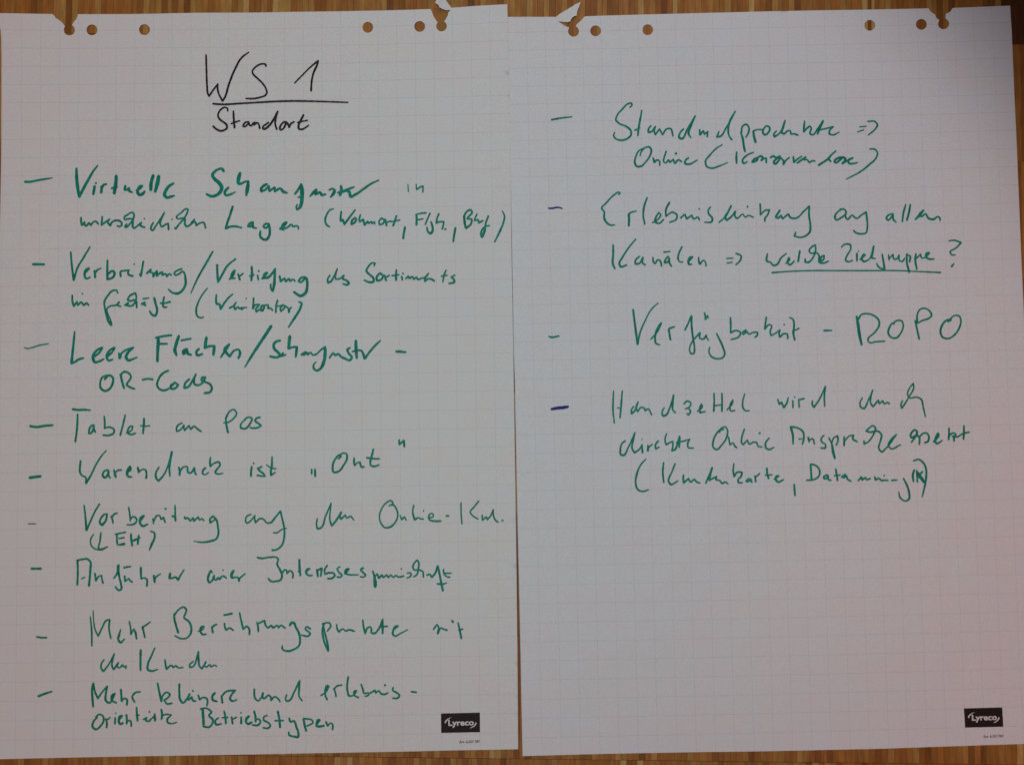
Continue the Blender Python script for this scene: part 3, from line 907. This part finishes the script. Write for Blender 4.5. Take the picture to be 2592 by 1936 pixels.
1480,380,10 1545,358,12
1585,273,13 1660,276,14 1683,310,16 1660,350,14 1590,411,12
@ 1385 240
# green|word Online
940,620,12 948,590,12 1000,535,14 1035,532,16 1053,560 1040,620,14 1000,680 945,728,17 907,728,17 887,690 897,630,14 930,568,12 980,545
1072,642,14 1084,688,17 1118,662,14 1135,672,14 1138,717,14
1205,575,14 1187,630,14 1182,685,14 1197,692 1228,662,14 1243,688 1275,657,14 1292,698,16 1335,662,14 1360,682,14
1303,598,18
1430,642,16 1397,670,16 1397,700,17 1430,706,16 1518,665,12
# green|word (Konservendose)
1772,508,10 1720,540,12 1650,610,14 1602,680,16 1612,725,16 1660,746,16 1740,725,14 1830,688,8
1918,583,14 1915,640,17 1918,697,14
2088,586,12 2030,610,14 1977,680,17 1990,698,16 2025,680,12
@ 1880 370 6.375
240,192,24 190,210,28 150,262,30 190,255,28 235,225 242,192,24 305,170,28 320,185 300,235,28 340,205,22 380,200,24 378,270,24
445,190,24 490,165,26 535,190,28 600,165,26 545,210,26 500,270,28 515,290 570,250,26 603,190 655,240,26 655,300,26 690,240,22 750,190,22
815,175,24 825,265,28 880,215,22 950,170,22
880,275,26 950,225,28 1015,180,24 985,225,26 1040,225,22 1075,268,24 1120,240,22 1165,248,22
@ 2000 370 6.375
460,310,30 515,275,28 590,225,26 660,150,24 735,82,22
655,160,24 622,215,28 655,250,24
870,182,24 790,190,28 715,255,28 730,270 800,230,28 845,192 895,203 880,240,28 840,285,28 920,240,26 1010,195,26 935,235,26 950,280,28 1020,285,24 1090,268,14
@ 1800 240
1605,552,12 1660,557,14 1683,590,14 1670,640,14 1600,710,16 1500,788,14 1420,830,12 1365,858,8
@ 1370 470
# purple|dash
70,231,11 110,232,14 170,222,14 213,234,10
# green|word Erlebniseinkauf
782,92,12 798,80,14 785,69 740,95,14 660,175,14 612,235,14 635,262,14 637,330,17 670,385,16 710,403 745,399,10
885,292,19 889,340 885,407,19
887,287,14 905,275 962,260,12
1072,124,14 1045,200,17 1032,300,16 1047,393,14
1125,378,12 1180,345 1208,292,14 1190,275 1162,320,17 1153,368,17 1190,384,16 1240,345,14
1298,172,16 1262,245,16 1262,312,14 1330,272 1373,300,16 1368,340,14 1300,374,14
1410,330,14 1453,292,14 1472,338,16 1523,302,14 1542,338,14 1588,322,14 1600,350,14
1598,238,12
1713,220,14 1692,245,14 1692,280,16 1733,340,16 1728,363 1655,374,12
1800,374,14 1860,320 1922,207,17 1890,270,17 1862,320,17 1877,353,16 1930,310 1965,262,14 1960,308,14 1978,333 2040,292,12 2068,322 2090,305 2148,322,12
2088,215,15
@ 1900 470
95,187,14 98,250,14 98,298,14 150,252,14 190,248,14 170,300,14 142,340 145,363,14
295,252,16 252,318,18 275,330 308,302,14 322,338,14 380,288,14 402,325,16 450,333 540,260,14 593,208,14 590,300,17 603,400,17 598,470 560,508,16 500,526,14 440,511,14 458,472,12
# green|word auf
940,234,12 890,260,14 852,320,16 862,348,14 910,330 965,268,14 955,248 905,240
965,268,14 960,320,14 978,343,14 1030,302,14 1047,320,16 1072,333 1120,300,14 1168,270,16 1178,350,16 1180,430,14 1168,478 1120,490,16 1060,475 1040,455,12
# green|word allen
1440,287,14 1400,297,14 1372,330,16 1387,350 1430,312,14 1440,292 1447,350,16 1470,371,14
1570,192,12 1547,270,16 1534,367,14
1615,193,15 1600,280,17 1580,352,16
1665,345,14 1700,310,24 1748,252,18 1715,300,24 1725,315,14 1768,288,14 1800,333,17 1850,343 1895,317,14 1913,330 1915,358,12
@ 1370 470
# green|word Kanaelen
728,604,18 728,700,16 724,790,18 745,843,14
958,542,12 900,610,14 820,730,16 790,790,18 802,820,18 865,805,14
995,717,14 952,760,14 952,795,16 990,790 1028,727,14 1030,790,16 1052,804,14
1130,727,12 1140,780,16 1150,788 1180,752,14 1200,760,16 1218,816,14
1240,675,13 1302,668,13
1285,717,14 1257,750,16 1248,783,16 1285,770 1295,732,14 1300,790,16 1318,818,14
1425,620,14 1392,690,16 1384,740,16 1402,773,12 1432,775
1485,778,14 1533,722,14 1510,724 1487,770,17 1497,798,17 1522,799,14
1592,727,12 1598,780,16 1605,795 1650,758,12 1660,772 1668,816,14
# green|arrow
1878,738,12 1942,736,12
1880,785,12 1932,778,12
1970,687,14 2023,715,16 2018,750 1970,803,14
@ 1900 470
# green|word welche
168,692,14 166,768,17 200,777,12 225,808,16 260,803 310,730,14 360,690,12
355,790,12 393,745,14 385,730 372,780,16 395,803,16 440,765,12
497,662,14 480,768,17
552,742,12 552,772,16 580,778 630,730,14 658,640,14 655,603,14 620,620 592,665,14 608,685 670,683,14 692,710 690,745,14 692,778,16 740,742 743,708,14 715,722,16 705,785,16 740,785 788,765,12
# green|word Zielgruppe
918,625,12 950,597,14 1008,602,16 1013,640,14 980,700 962,758,16 978,770 1030,760,12
1075,688,16 1075,760,16
1090,665,11
1105,750,12 1160,705,14 1142,694 1122,740,16 1142,768,17 1190,752,12 1245,613,14 1235,680,17 1227,733,16 1262,740,12
1330,697,14 1345,780,16 1355,846,18 1330,843,14 1290,820,14 1275,790,12
1395,702,12 1400,753,12
1402,738,12 1440,698,12 1450,745,14 1480,742 1500,705,14 1505,758 1530,770,14 1560,735,12
1580,692,14 1580,780,17 1605,878,16
1582,705,12 1610,712,16 1608,773,15
1672,692,14 1665,740,17 1680,848,16
1672,742,12 1718,697,15 1730,733,12 1750,735 1808,683,14 1783,682 1772,720,16 1800,743,17 1855,745,12
# green|underline
215,882,14 350,872,12 600,862 900,862 1200,862 1500,862,11 1720,872 1920,881,14
# green|question mark
2005,561,12 2060,556,14 2128,580,14 2080,630,12 2017,680,14 2032,700 2070,705,10
2055,793,12 2032,820,17
@ 1370 770
# green|dash
76,328,12 102,335,18 180,322,12
# green|word Verfuegbarkeit
930,58,18 945,180,18 975,404,19 1000,290,14 1060,150,12 1110,60 1160,8 1185,-10,10
1108,355,12 1160,300 1213,194,20 1180,240,17 1152,340,16 1162,398,16 1200,412,12
1290,253,16 1298,310,17 1308,359,18
1297,247,16 1350,228,12
1455,262,14 1490,190 1520,120,17 1522,220,17 1535,340,16 1550,440,14 1543,498,16 1517,503,14 1502,470,12 1512,410,14 1560,340,12 1607,288,15 1607,348,14 1640,353 1670,312,12 1677,345 1692,364,14
1652,87,13 1660,125,14 1662,155,16 1680,117,14 1692,140,12
1775,300,14 1800,350,17 1840,440,17 1856,510,16 1840,538,14 1780,553,14 1722,530,14 1697,480,12 1705,435,10
1915,138,16 1918,220,16 1916,290,15 1970,267,13 2018,290,14 2000,328,15 1920,360,12
2070,264,17 2037,292,14 2045,308 2082,278,14 2098,302,12 2150,285,14 2190,292,15 2188,312 2165,333,16
@ 1900 770
158,132,14 148,200,15 142,252,16 190,208,14 208,217,14 197,280,14 205,318,14 240,302,12 295,262,14 287,310,14 295,333,16 335,300 368,302,14 375,348,16
338,208,13
392,136,12 420,147,14 438,230,16 431,280,18 445,362,16
435,270,14 490,245,12
# green|dash
742,268,17 818,266,14
# green|word ROPO
1072,124,16 1085,200,24 1100,310,24 1122,411,19
1090,152,16 1120,107,13 1180,97,14 1260,125,16 1298,170 1298,220,17 1260,280,14 1187,368,14 1197,386,13 1270,380 1355,375,14
1452,202,14 1440,195 1402,240,17 1391,290,17 1420,335,16 1470,343,16 1520,290,14 1543,210,14 1530,172,14 1480,167,14 1440,195
1665,168,16 1680,240,17 1705,352,16
1685,182,16 1685,110,14 1710,57,13 1750,42,13 1810,70,14 1830,115,14 1800,145,15 1740,165 1685,195,11
1995,178,12 2025,160,18 1985,163,17 1937,215,17 1920,280,17 1940,333,16 2000,348,14 2060,313,14 2110,240,16 2126,170,14 2110,122,13 2060,117,13 2015,155
@ 1370 960
# purple|dash
104,302,20 160,291,26 230,285,26 272,277,18
# green|word Handzettel
732,117,10 728,200,14 726,310,15 740,443,12
820,117,12 812,220,16 798,390,14
770,288,11 792,292
935,277,14 912,310,13 914,348,16 945,320,14 980,228,14 960,290,16 975,328,14 1010,285,14 1040,290,15 1052,318 1080,300 1118,362,12
1245,287,12 1224,325,14 1234,370,17 1260,363 1300,290,14 1340,160,14 1330,250,17 1332,310,14 1358,338,12
1442,250,11 1480,220,14 1513,240,14 1490,288,14 1457,299,12
1490,290,12 1510,330,14 1490,360,16 1475,347,12
1580,325,12 1630,272,14 1620,250,12 1602,300,16 1608,338,16 1660,325,12
1748,142,13 1750,220 1746,322,16
1828,143,15 1830,230,14 1828,322,16
1746,268,12 1828,258,11
1880,310,12 1935,240,12 1940,208,12 1912,260,15 1917,318,14 1960,315,12
2060,147,11 2040,220,14 2043,290,14 2070,319,14 2105,315,12
@ 1900 960
# green|word wird
272,202,12 290,253,15 312,232 335,288,16 365,240 380,182,10
425,217,13 428,288,14
445,180,12
485,202,12 490,283,14
488,207,14 540,195,14
625,217,12 622,255,14 640,283,16 690,210,14 757,68,11 745,160,16 748,273,12
# green|word durch
1130,186,11 1107,230,13 1112,280,14 1140,293,16 1190,210,12 1235,108,12 1215,180,14 1213,240 1237,277,14 1290,213,14 1302,248,14 1335,217,14 1352,248 1385,235,14 1402,248
1535,217,12 1520,270,14 1532,290,16 1600,180,12 1650,75,12 1645,43,14 1610,85,12 1587,150,12 1602,185,12 1680,181,13 1723,200,16 1745,280,14 1768,378,12
@ 1370 960
# green|word direkte
850,622,14 817,650,14 800,720,16 807,763,17 830,768 880,690,14 949,538,12 930,620,16 920,700,14 945,743,17 1000,700,13 1020,662,14 1025,742,16
1020,607,11
1080,668,14 1080,722,18
1085,690,12 1125,657,12
1185,622,14 1157,660,14 1157,703,14 1195,685,12
1268,550,12 1252,610,13 1264,662,14 1300,640,13 1330,628,14 1332,680,14 1322,722,16 1345,715 1385,630,16 1400,578,16 1400,640,16 1396,688,14
1365,640,11 1440,625,12 1505,604,12 1482,650,14 1487,688,14 1545,695,10
# green|word Online
1802,537,12 1820,512 1845,503,14
1830,490,14 1780,540,14 1742,620,16 1742,690,16 1770,710,16 1830,660,13 1878,580 1883,510,13 1860,480,13 1820,495
1895,582,12 1905,640,14 1910,662,14 1940,642,12 1960,678,16 1980,691,12
2055,504,14 2032,580,14 2027,640,14 2042,663,14 2085,614,13 2105,655,14 2150,635 2180,640,14 2195,678 2235,682,12
2210,545,16
2305,594,14 2272,640,14 2272,690,17 2302,710,16 2355,688,12
@ 1900 960
# green|word Ansprache
408,495,20 425,560,17 428,652,14
402,481,17 470,490,14 528,530,16 538,590,16 522,657,14
485,605,11 520,600
582,588,17 590,633,14
592,615,12 625,602,14 645,654,12
740,567,14 712,600,14 717,630,14 758,665,14 753,693,16 710,694,14
790,592,14 815,640,14 835,740,24 850,798,17
818,655,12 840,592,13 878,572,14 883,620,14 865,665,14
945,582,14 945,668,16
948,628,12 1000,572,12 1040,567,15 1032,600,17 1075,630,15
1145,622,12 1147,653,16 1180,638,14 1240,560,14 1260,490,14 1240,470,14 1190,500,14 1167,523,15 1200,533 1290,526,14 1323,560,16 1313,620,14 1297,700,14 1325,733,16 1365,700,14 1475,557,12 1420,610,13 1392,670,14 1415,699,14 1515,662,12
# green|word ersetzt
@ 2290 1070 6.375
105,315,22 150,250,24 190,185,26 195,135 165,112,24 115,150 90,210,26 100,235 160,215,26 205,205 235,250,26 232,342,26
235,230,24 280,180,22 330,160,24 375,190 388,250,28 365,305 320,320,24
460,305,24 510,260 545,190,26 535,168,28 495,250,30 490,300 515,335,26 560,315,24 605,280,16
712,88,26 712,180,26 705,268,26
715,200,24 780,165,24 820,182 800,220,28 765,215,24
790,225,28 795,292,26
800,220,24 850,225 905,190,20
952,48,24 952,150,26 945,262,26
905,190,20 970,165,24 1040,150,20
@ 1370 960
# green|word (Kundenkarte,
1060,806,10 1010,860,14 967,960,16 957,1060,16 980,1118,17 1020,1133,16 1085,1118,12
1238,843,14 1230,940,16 1240,1043,14
1355,853,14 1325,930,14 1292,1040,16 1312,1063,17 1350,1048,14 1385,1025,10
1440,967,14 1437,1015,17 1442,1047,17 1490,1003,14 1512,1038,16 1550,1012,14 1570,1035 1605,1050,14
1665,1050,14 1700,970 1730,893,16 1710,970,17 1700,1020,16 1775,983,14 1768,1015,16 1800,1020,14 1835,1052,15 1860,1038 1890,1056,12
1950,852,12 1942,920,14 1952,983,16 1985,938,14 2033,942,14 2023,980,16 1992,1015 1995,1043,16 2035,1045,12
2100,1002,14 2072,1030,16 2097,1033,16 2120,1008,14 2132,1043,14
2162,975,12 2170,1035,16
2172,988,12 2210,952,12
@ 1900 960
162,898,14 168,960,17 180,1002,17
150,970,14 215,965,12
237,1010,12 283,978,16 262,978 252,1010,17 277,1038,17 330,1015,12
440,1064,17 442,1110,17 448,1174,16
# green|word Datamining
605,862,16 610,930,16 615,1012,16
612,857,14 660,872,14 698,930,16 688,980,14 640,1013,14 565,1020,14
770,967,16 737,990,16 745,1003 782,985 778,970 792,1018,16 815,1020,12
860,908,14 870,970,16 878,1022,16
845,975,12 905,968,12
955,962,16 922,985,17 940,993 968,975 982,1013,16 1015,1030,14
1085,1025,12 1120,988,17 1127,1017,16 1160,992,14 1172,1013,16 1210,1002,14
1255,987,14 1262,1017,16 1300,1002,14 1322,1023,16 1350,1020,14 1390,1022,14
1350,972,13
1427,1021,16 1480,1018,12
1545,1002,14 1575,1060,17 1603,1150,17 1603,1208,17 1570,1230,14 1512,1195,14 1498,1140,10
# green|scribble before closing bracket
1655,917,17 1641,960,18 1647,1032,16
1680,922,14 1686,1037,14
1690,942,18 1730,1000,24 1752,1038,22
1740,932,14 1702,980,17 1740,1018,19
1645,825,12 1700,810,16 1743,840,16 1773,900,16 1776,980,17 1763,1070,17 1735,1190,10
'''
def parse():
    side = 'L'; ox = oy = 0; sc = 1.0; words = []
    for ln in STROKES.strip().splitlines():
        ln = ln.strip()
        if not ln: continue
        if ln[0] == 'S': side = ln.split()[1]
        elif ln[0] == '@':
            ox, oy = map(float, ln.split()[1:3]); sc = float(ln.split()[3]) / 4 if len(ln.split()) > 3 else 1.0
        elif ln[0] == '#':
            col, txt = ln[1:].strip().split('|'); words.append((side, col, txt, []))
        else:
            w = 15.0; st_ = []
            for tok in ln.split():
                v = [float(t) for t in tok.split(',')]
                if len(v) > 2: w = v[2]
                st_.append((v[0] / sc + ox * 4, v[1] / sc + oy * 4, w / sc))
            words[-1][3].append(st_)
    return words
for side, col, txt, sts in parse():
    if not sts: continue
    zf, org, root = (z_left, ORG_L, ROOT_L) if side == 'L' else (z_right, ORG_R, ROOT_R)
    nm = 'bullet_dash' if txt == 'dash' else 'underline' if txt == 'underline' else 'handwritten_mark' if txt.split()[0] in ('arrow', 'slash', 'opening', 'closing', 'question', 'scribble') else 'handwritten_word'
    me = word_mesh(nm, sts, org, zf)
    o = link(nm, me, INK[col], root)
    if nm.startswith('handwritten'): o['label'] = 'handwriting in %s marker, %s' % (col, txt)
    elif nm == 'bullet_dash' and col == 'purple': o['label'] = 'purple dash'

# ------------------------------------------------------------------ printed logo box and article number
def poly_mesh(name, polys, org, zf, dz):
    me = bpy.data.meshes.new(name); bm = bmesh.new()
    for poly in polys:
        vs = []
        for x, y in poly:
            p = floor_pt(x, y); vs.append(bm.verts.new((p.x - org.x, p.y - org.y, zf(x, y) + dz)))
        bm.faces.new(vs)
    bmesh.ops.triangulate(bm, faces=bm.faces[:]); bm.normal_update()
    for f in bm.faces:
        if f.normal.z < 0: f.normal_flip()
    bm.to_mesh(me); bm.free(); return me

def text_mesh(name, text, x0, y0, w, h, rot, org, zf, dz, bold):
    """text whose box (cap height h, width w) starts at photograph point x0, y0 (baseline left)"""
    cu = bpy.data.curves.new(name, 'FONT'); cu.body = text; cu.offset = bold; cu.resolution_u = 3
    o = bpy.data.objects.new(name, cu); COL.objects.link(o)
    dg = bpy.context.evaluated_depsgraph_get(); me = bpy.data.meshes.new_from_object(o.evaluated_get(dg))
    COL.objects.unlink(o); bpy.data.objects.remove(o)
    xs = [v.co.x for v in me.vertices]; mnx, mxx = min(xs), max(xs)
    cap = 0.70
    for v in me.vertices:
        u = (v.co.x - mnx) / (mxx - mnx) * w; t = -v.co.y / cap * h
        x = x0 + u * math.cos(rot) - t * math.sin(rot); y = y0 + u * math.sin(rot) + t * math.cos(rot)
        p = floor_pt(x, y); v.co = (p.x - org.x, p.y - org.y, zf(x, y) + dz)
    me.name = name; me.update(); return me

def lerp2(c, u, v):
    (ax, ay), (bx, by), (cx, cy), (dx, dy) = c       # TL TR BR BL
    x = (ax * (1 - u) + bx * u) * (1 - v) + (dx * (1 - u) + cx * u) * v
    y = (ay * (1 - u) + by * u) * (1 - v) + (dy * (1 - u) + cy * u) * v
    return x, y
def logo(root, org, zf, c, art):
    n = 6
    polys = []
    for i in range(n):
        polys.append([lerp2(c, i / n, 0), lerp2(c, (i + 1) / n, 0), lerp2(c, (i + 1) / n, 1), lerp2(c, i / n, 1)])
    box = link('printed_logo_box', poly_mesh('printed_logo_box', polys, org, zf, 0.00010), M_PRINT, root, 'black logo box with white lettering')
    rot = math.atan2(c[1][1] - c[0][1], c[1][0] - c[0][0])
    x0, y0 = lerp2(c, 0.188, 0.635)
    w = math.hypot(c[1][0] - c[0][0], c[1][1] - c[0][1])
    link('lettering', text_mesh('lettering', 'Lyreco', x0, y0, w * 0.655, w * 0.148, rot, org, zf, 0.00022, 0.03), M_WHITE_PRINT, box)
    # box coordinates from the enlarged photograph: box spans 180..1270 by 150..690
    def bx(px, py): return lerp2(c, (px - 180) / 1090, (py - 140) / 545)
    sw1 = [(300, 425), (276, 385), (300, 345), (350, 300), (420, 268), (495, 252), (430, 280), (380, 315), (335, 365)]
    sw2 = [(1150, 400), (1178, 432), (1160, 475), (1115, 520), (1050, 555), (970, 572), (1040, 535), (1095, 500), (1130, 455)]
    for sw in (sw1, sw2):
        link('swoosh', poly_mesh('swoosh', [[bx(*p) for p in sw]], org, zf, 0.00022), M_WHITE_PRINT, box)
    ax, ay, aw, ah = art
    link('article_number', text_mesh('article_number', 'Art. 6.557.787', ax, ay, aw, ah, rot, org, zf, 0.00018, 0.022), M_SMALL, root)
logo(ROOT_L, ORG_L, z_left, [(1116.4, 1803.8), (1214.8, 1801.2), (1215.2, 1850.8), (1117, 1853)], (1162, 1878.6, 53, 6.2))
logo(ROOT_R, ORG_R, z_right, [(2439.2, 1791.6), (2536, 1789), (2539, 1838), (2442.4, 1840.2)], (2488, 1865.6, 52, 6.0))

# ------------------------------------------------------------------ torn flaps of paper still hanging on
def flap(root, org, pts, name='torn_flap'):
    """pts: (x, y, height in mm) rim points; fan about the middle, two-sided thickness"""
    me = bpy.data.meshes.new(name); bm = bmesh.new(); vs = []
    rim = []
    for (x, y, z), (x2, y2, z2) in zip(pts, pts[1:] + pts[:1]):
        k = max(1, int(math.hypot(x2 - x, y2 - y) / 5))
        for i in range(k):
            t = i / k; j = random.uniform(-0.35, 0.35) if i else 0
            rim.append((x + (x2 - x) * t + j, y + (y2 - y) * t + j, z + (z2 - z) * t))
    V, E, F, *_ = delaunay_2d_cdt([Vector((p[0], p[1])) for p in rim], [(i, (i + 1) % len(rim)) for i in range(len(rim))], [], 1, 1e-4)
    zz = {}
    for v in V:
        best = min(rim, key=lambda r: (r[0] - v.x) ** 2 + (r[1] - v.y) ** 2)
        z = best[2] * 0.001
        # keep the silhouette where the photograph has it although the flap stands up
        p = floor_pt(v.x, v.y); k = z / CAM.z
        q = Vector((p.x + (CAM.x - p.x) * k, p.y + (CAM.y - p.y) * k, z))
        vs.append(bm.verts.new((q.x - org.x, q.y - org.y, q.z)))
    for f in F:
        bm.faces.new([vs[i] for i in f])
    bm.normal_update()
    if sum(f.normal.z for f in bm.faces) < 0: bmesh.ops.reverse_faces(bm, faces=bm.faces[:])
    bm.to_mesh(me); bm.free()
    o = link(name, me, M_PLAIN, root, 'torn paper flap folded up beside the punched hole')
    s = o.modifiers.new('thickness', 'SOLIDIFY'); s.thickness = 0.00018; s.offset = -1
flap(ROOT_L, ORG_L, [(1143.5, 23.5, 2.2), (1142, 26.5, 2.4), (1130, 27, 4), (1120, 24, 6), (1112.5, 19.5, 7), (1110, 14, 8), (1101, 7.5, 9), (1104, 2, 10), (1108, -3, 11), (1114, -16, 12), (1122, -14, 10), (1127.5, 0, 7), (1136, 12, 4.5), (1144.5, 22, 2.4)])
flap(ROOT_R, ORG_R, [(1406.5, 43.5, 1.2), (1420, 34, 4), (1445, 19, 7), (1460, 10, 9), (1469.5, 5.5, 10), (1467, 14, 9), (1461, 30, 7), (1459, 41.5, 6), (1454, 41.5, 5.4), (1448.5, 45.5, 4.6), (1445, 51, 4), (1444, 55, 3.6), (1437, 57, 3), (1427, 56.5, 2.2), (1418, 55.5, 1.6), (1410.5, 54.5, 1.0), (1406.5, 49, 0.9)])

# ------------------------------------------------------------------ parquet floor: upright oak strips in rows
floor_me = bpy.data.meshes.new('floor')
S = 1.6
floor_me.from_pydata([(-S, -S, -0.0035), (S, -S, -0.0035), (S, S, -0.0035), (-S, S, -0.0035)], [], [(0, 1, 2, 3)])
FLOOR = link('floor', floor_me, M_SUB); FLOOR['kind'] = 'structure'
ANG = -0.0118                                   # the rows fall a little to the right
P0 = floor_pt(1300, 1919.6)
ROW = (floor_pt(1300, 98) - P0).length / 6.0
ex = Vector((math.cos(ANG), math.sin(ANG), 0)); ey = Vector((-math.sin(ANG), math.cos(ANG), 0))
def strip_mesh(w, l):
    bm = bmesh.new(); h = 0.004; c = 0.00014
    bot = [bm.verts.new((x, y, -h)) for x, y in ((-w / 2, -l / 2), (w / 2, -l / 2), (w / 2, l / 2), (-w / 2, l / 2))]
    mid = [bm.verts.new((v.co.x, v.co.y, -c)) for v in bot]
    top = [bm.verts.new((v.co.x - math.copysign(c, v.co.x), v.co.y - math.copysign(c, v.co.y), 0)) for v in bot]
    for a, b_ in ((bot, mid), (mid, top)):
        for i in range(4): bm.faces.new((a[i], a[(i + 1) % 4], b_[(i + 1) % 4], b_[i]))
    bm.faces.new(top); me = bpy.data.meshes.new('plank'); bm.to_mesh(me); bm.free(); return me
GAP = 0.00014
WIDTHS = (0.0077, 0.0081, 0.0060, 0.0042)
MESH = [strip_mesh(w - GAP, ROW - 0.0004) for w in WIDTHS]
for me in MESH: me.materials.append(M_WOOD)
# strips that stand out in the photograph: (px, py of a visible spot, tone)
LIGHT = (0.50, 0.31, 0.105); DARK = (0.23, 0.090, 0.022); ORANGE = (0.50, 0.22, 0.055); DARK_SHADED = (0.11, 0.040, 0.013)  # last tone: dark wood with the upper right corner's shade painted in
MARK = [(255, 20, 'm'), (491, 20, 'm'), (579, 20, 'm'), (624, 20, 'l'), (701, 15, 'l'), (727, 15, 'm'), (1341, 20, 'm'), (1625, 15, 'l'),
        (1713.5, 15, 'l'), (1847, 15, 'm'), (1897, 12, 'l'), (2249, 10, 'm'), (120, 1930, 'm'), (260, 1928, 'm'), (320, 1925, 'm'), (415, 1925, 'l'), (444, 1925, 'm'),
        (564, 1920, 'm'), (608, 1920, 'm'), (852.5, 1925, 'l'), (882, 1925, 'l'), (958, 1928, 'o'), (1049, 1928, 'm'), (1238, 1908, 'l'), (1107, 1908, 'm'),
        (1571, 1932, 'l'), (1618, 1932, 'l'), (1753, 1912, 'l'), (1741, 1912, 'm'), (1560, 1915, 'm'), (1908, 1915, 'd'), (1619, 1912, 'd'), (1343, 1918, 'd'),
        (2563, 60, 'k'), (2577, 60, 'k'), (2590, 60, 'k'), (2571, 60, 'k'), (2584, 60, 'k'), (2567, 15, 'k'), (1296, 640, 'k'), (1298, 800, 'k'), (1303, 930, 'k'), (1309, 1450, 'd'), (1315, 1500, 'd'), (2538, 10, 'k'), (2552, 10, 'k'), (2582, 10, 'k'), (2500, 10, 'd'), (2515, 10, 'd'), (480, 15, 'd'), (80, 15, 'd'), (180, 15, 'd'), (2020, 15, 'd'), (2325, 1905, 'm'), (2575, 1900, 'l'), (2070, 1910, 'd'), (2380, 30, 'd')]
marks = []
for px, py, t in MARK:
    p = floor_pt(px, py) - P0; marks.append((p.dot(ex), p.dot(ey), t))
rng = random.Random(21)
FORCED = []                                     # the strips seen through one punched hole of the right sheet
for xa, xb, tn in ((2183, 2196.5, LIGHT), (2196.5, 2206, DARK), (2206, 2214, LIGHT)):
    pa, pb = floor_pt(xa, 50) - P0, floor_pt(xb, 50) - P0
    FORCED.append((math.floor(pa.dot(ey) / ROW), pa.dot(ex), pb.dot(ex), tn))
def tone():
    r = rng.random()
    if r < 0.07: c = (0.42, 0.225, 0.060)
    elif r < 0.20: c = (0.39, 0.188, 0.046)
    elif r < 0.32: c = (0.29, 0.112, 0.025)
    elif r < 0.345: c = DARK
    else: c = (0.355, 0.148, 0.033)
    k = rng.uniform(0.87, 1.13); g = rng.uniform(0.93, 1.08)
    return (c[0] * k, c[1] * k * g, c[2] * k * g)
strips = []
for row in range(-2, 9):
    x = -1.05 + rng.uniform(0, 0.008)
    while x < 1.05:
        wi = rng.choices((0, 1, 2, 3), (50, 40, 8, 2))[0]; w = WIDTHS[wi]
        forced = None
        for r_, x0_, x1_, tn in FORCED:
            if r_ != row: continue
            if abs(x - x0_) < 1e-5: w = x1_ - x0_; forced = tn
            elif x < x0_ < x + w + 0.0035:
                w = x0_ - x
        xc = x + w / 2; yc = (row + 0.5) * ROW
        c = tone()
        if forced: c = forced
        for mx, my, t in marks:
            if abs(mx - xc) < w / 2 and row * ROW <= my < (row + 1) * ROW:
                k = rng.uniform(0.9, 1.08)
                c = {'l': LIGHT, 'm': (0.42, 0.23, 0.062), 'd': DARK, 'o': ORANGE, 'k': DARK_SHADED}[t]; c = tuple(v * k for v in c)
        p = P0 + ex * xc + ey * yc
        # how much of the strip shows in the picture
        vis = 0
        for i in range(24):
            t = (i + 0.5) / 24 - 0.5
            for s in (-0.3, 0.3):
                q = to_px(p + ey * (t * ROW) + ex * (s * w))
                if 0 <= q[0] < PW and 0 <= q[1] < PH and not inside(LEFT, *q) and not inside(RIGHT, *q): vis += w
                for hx, hy in L_HOLES + R_HOLES:
                    if math.hypot(q[0] - hx, q[1] - hy) < R_H: vis += w
        strips.append((vis, rng.random(), p, wi, c, rng.uniform(-0.00008, 0.00008), w / WIDTHS[wi]))
        x += w
strips.sort(key=lambda s: (-s[0], s[1]))
for vis, _, p, wi, c, dz, _z in strips[:300]:
    o = link('plank', MESH[wi], None, FLOOR)
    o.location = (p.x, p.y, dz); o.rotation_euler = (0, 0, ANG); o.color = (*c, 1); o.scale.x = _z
bm = bmesh.new(); tl = bm.loops.layers.float_color.new('tone')
for vis, _, p, wi, c, dz, _z in strips[300:]:
    mt = Matrix.Translation((p.x, p.y, dz)) @ Matrix.Rotation(ANG, 4, 'Z') @ Matrix.Diagonal((_z, 1, 1, 1))
    src = MESH[wi]; nv = [bm.verts.new(mt @ v.co) for v in src.vertices]
    for poly in src.polygons:
        f = bm.faces.new([nv[i] for i in poly.vertices])
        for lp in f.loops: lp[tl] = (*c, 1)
me = bpy.data.meshes.new('plank_field'); bm.to_mesh(me); bm.free()
o = link('plank_field', me, M_WOODS, FLOOR); o['kind'] = 'stuff'
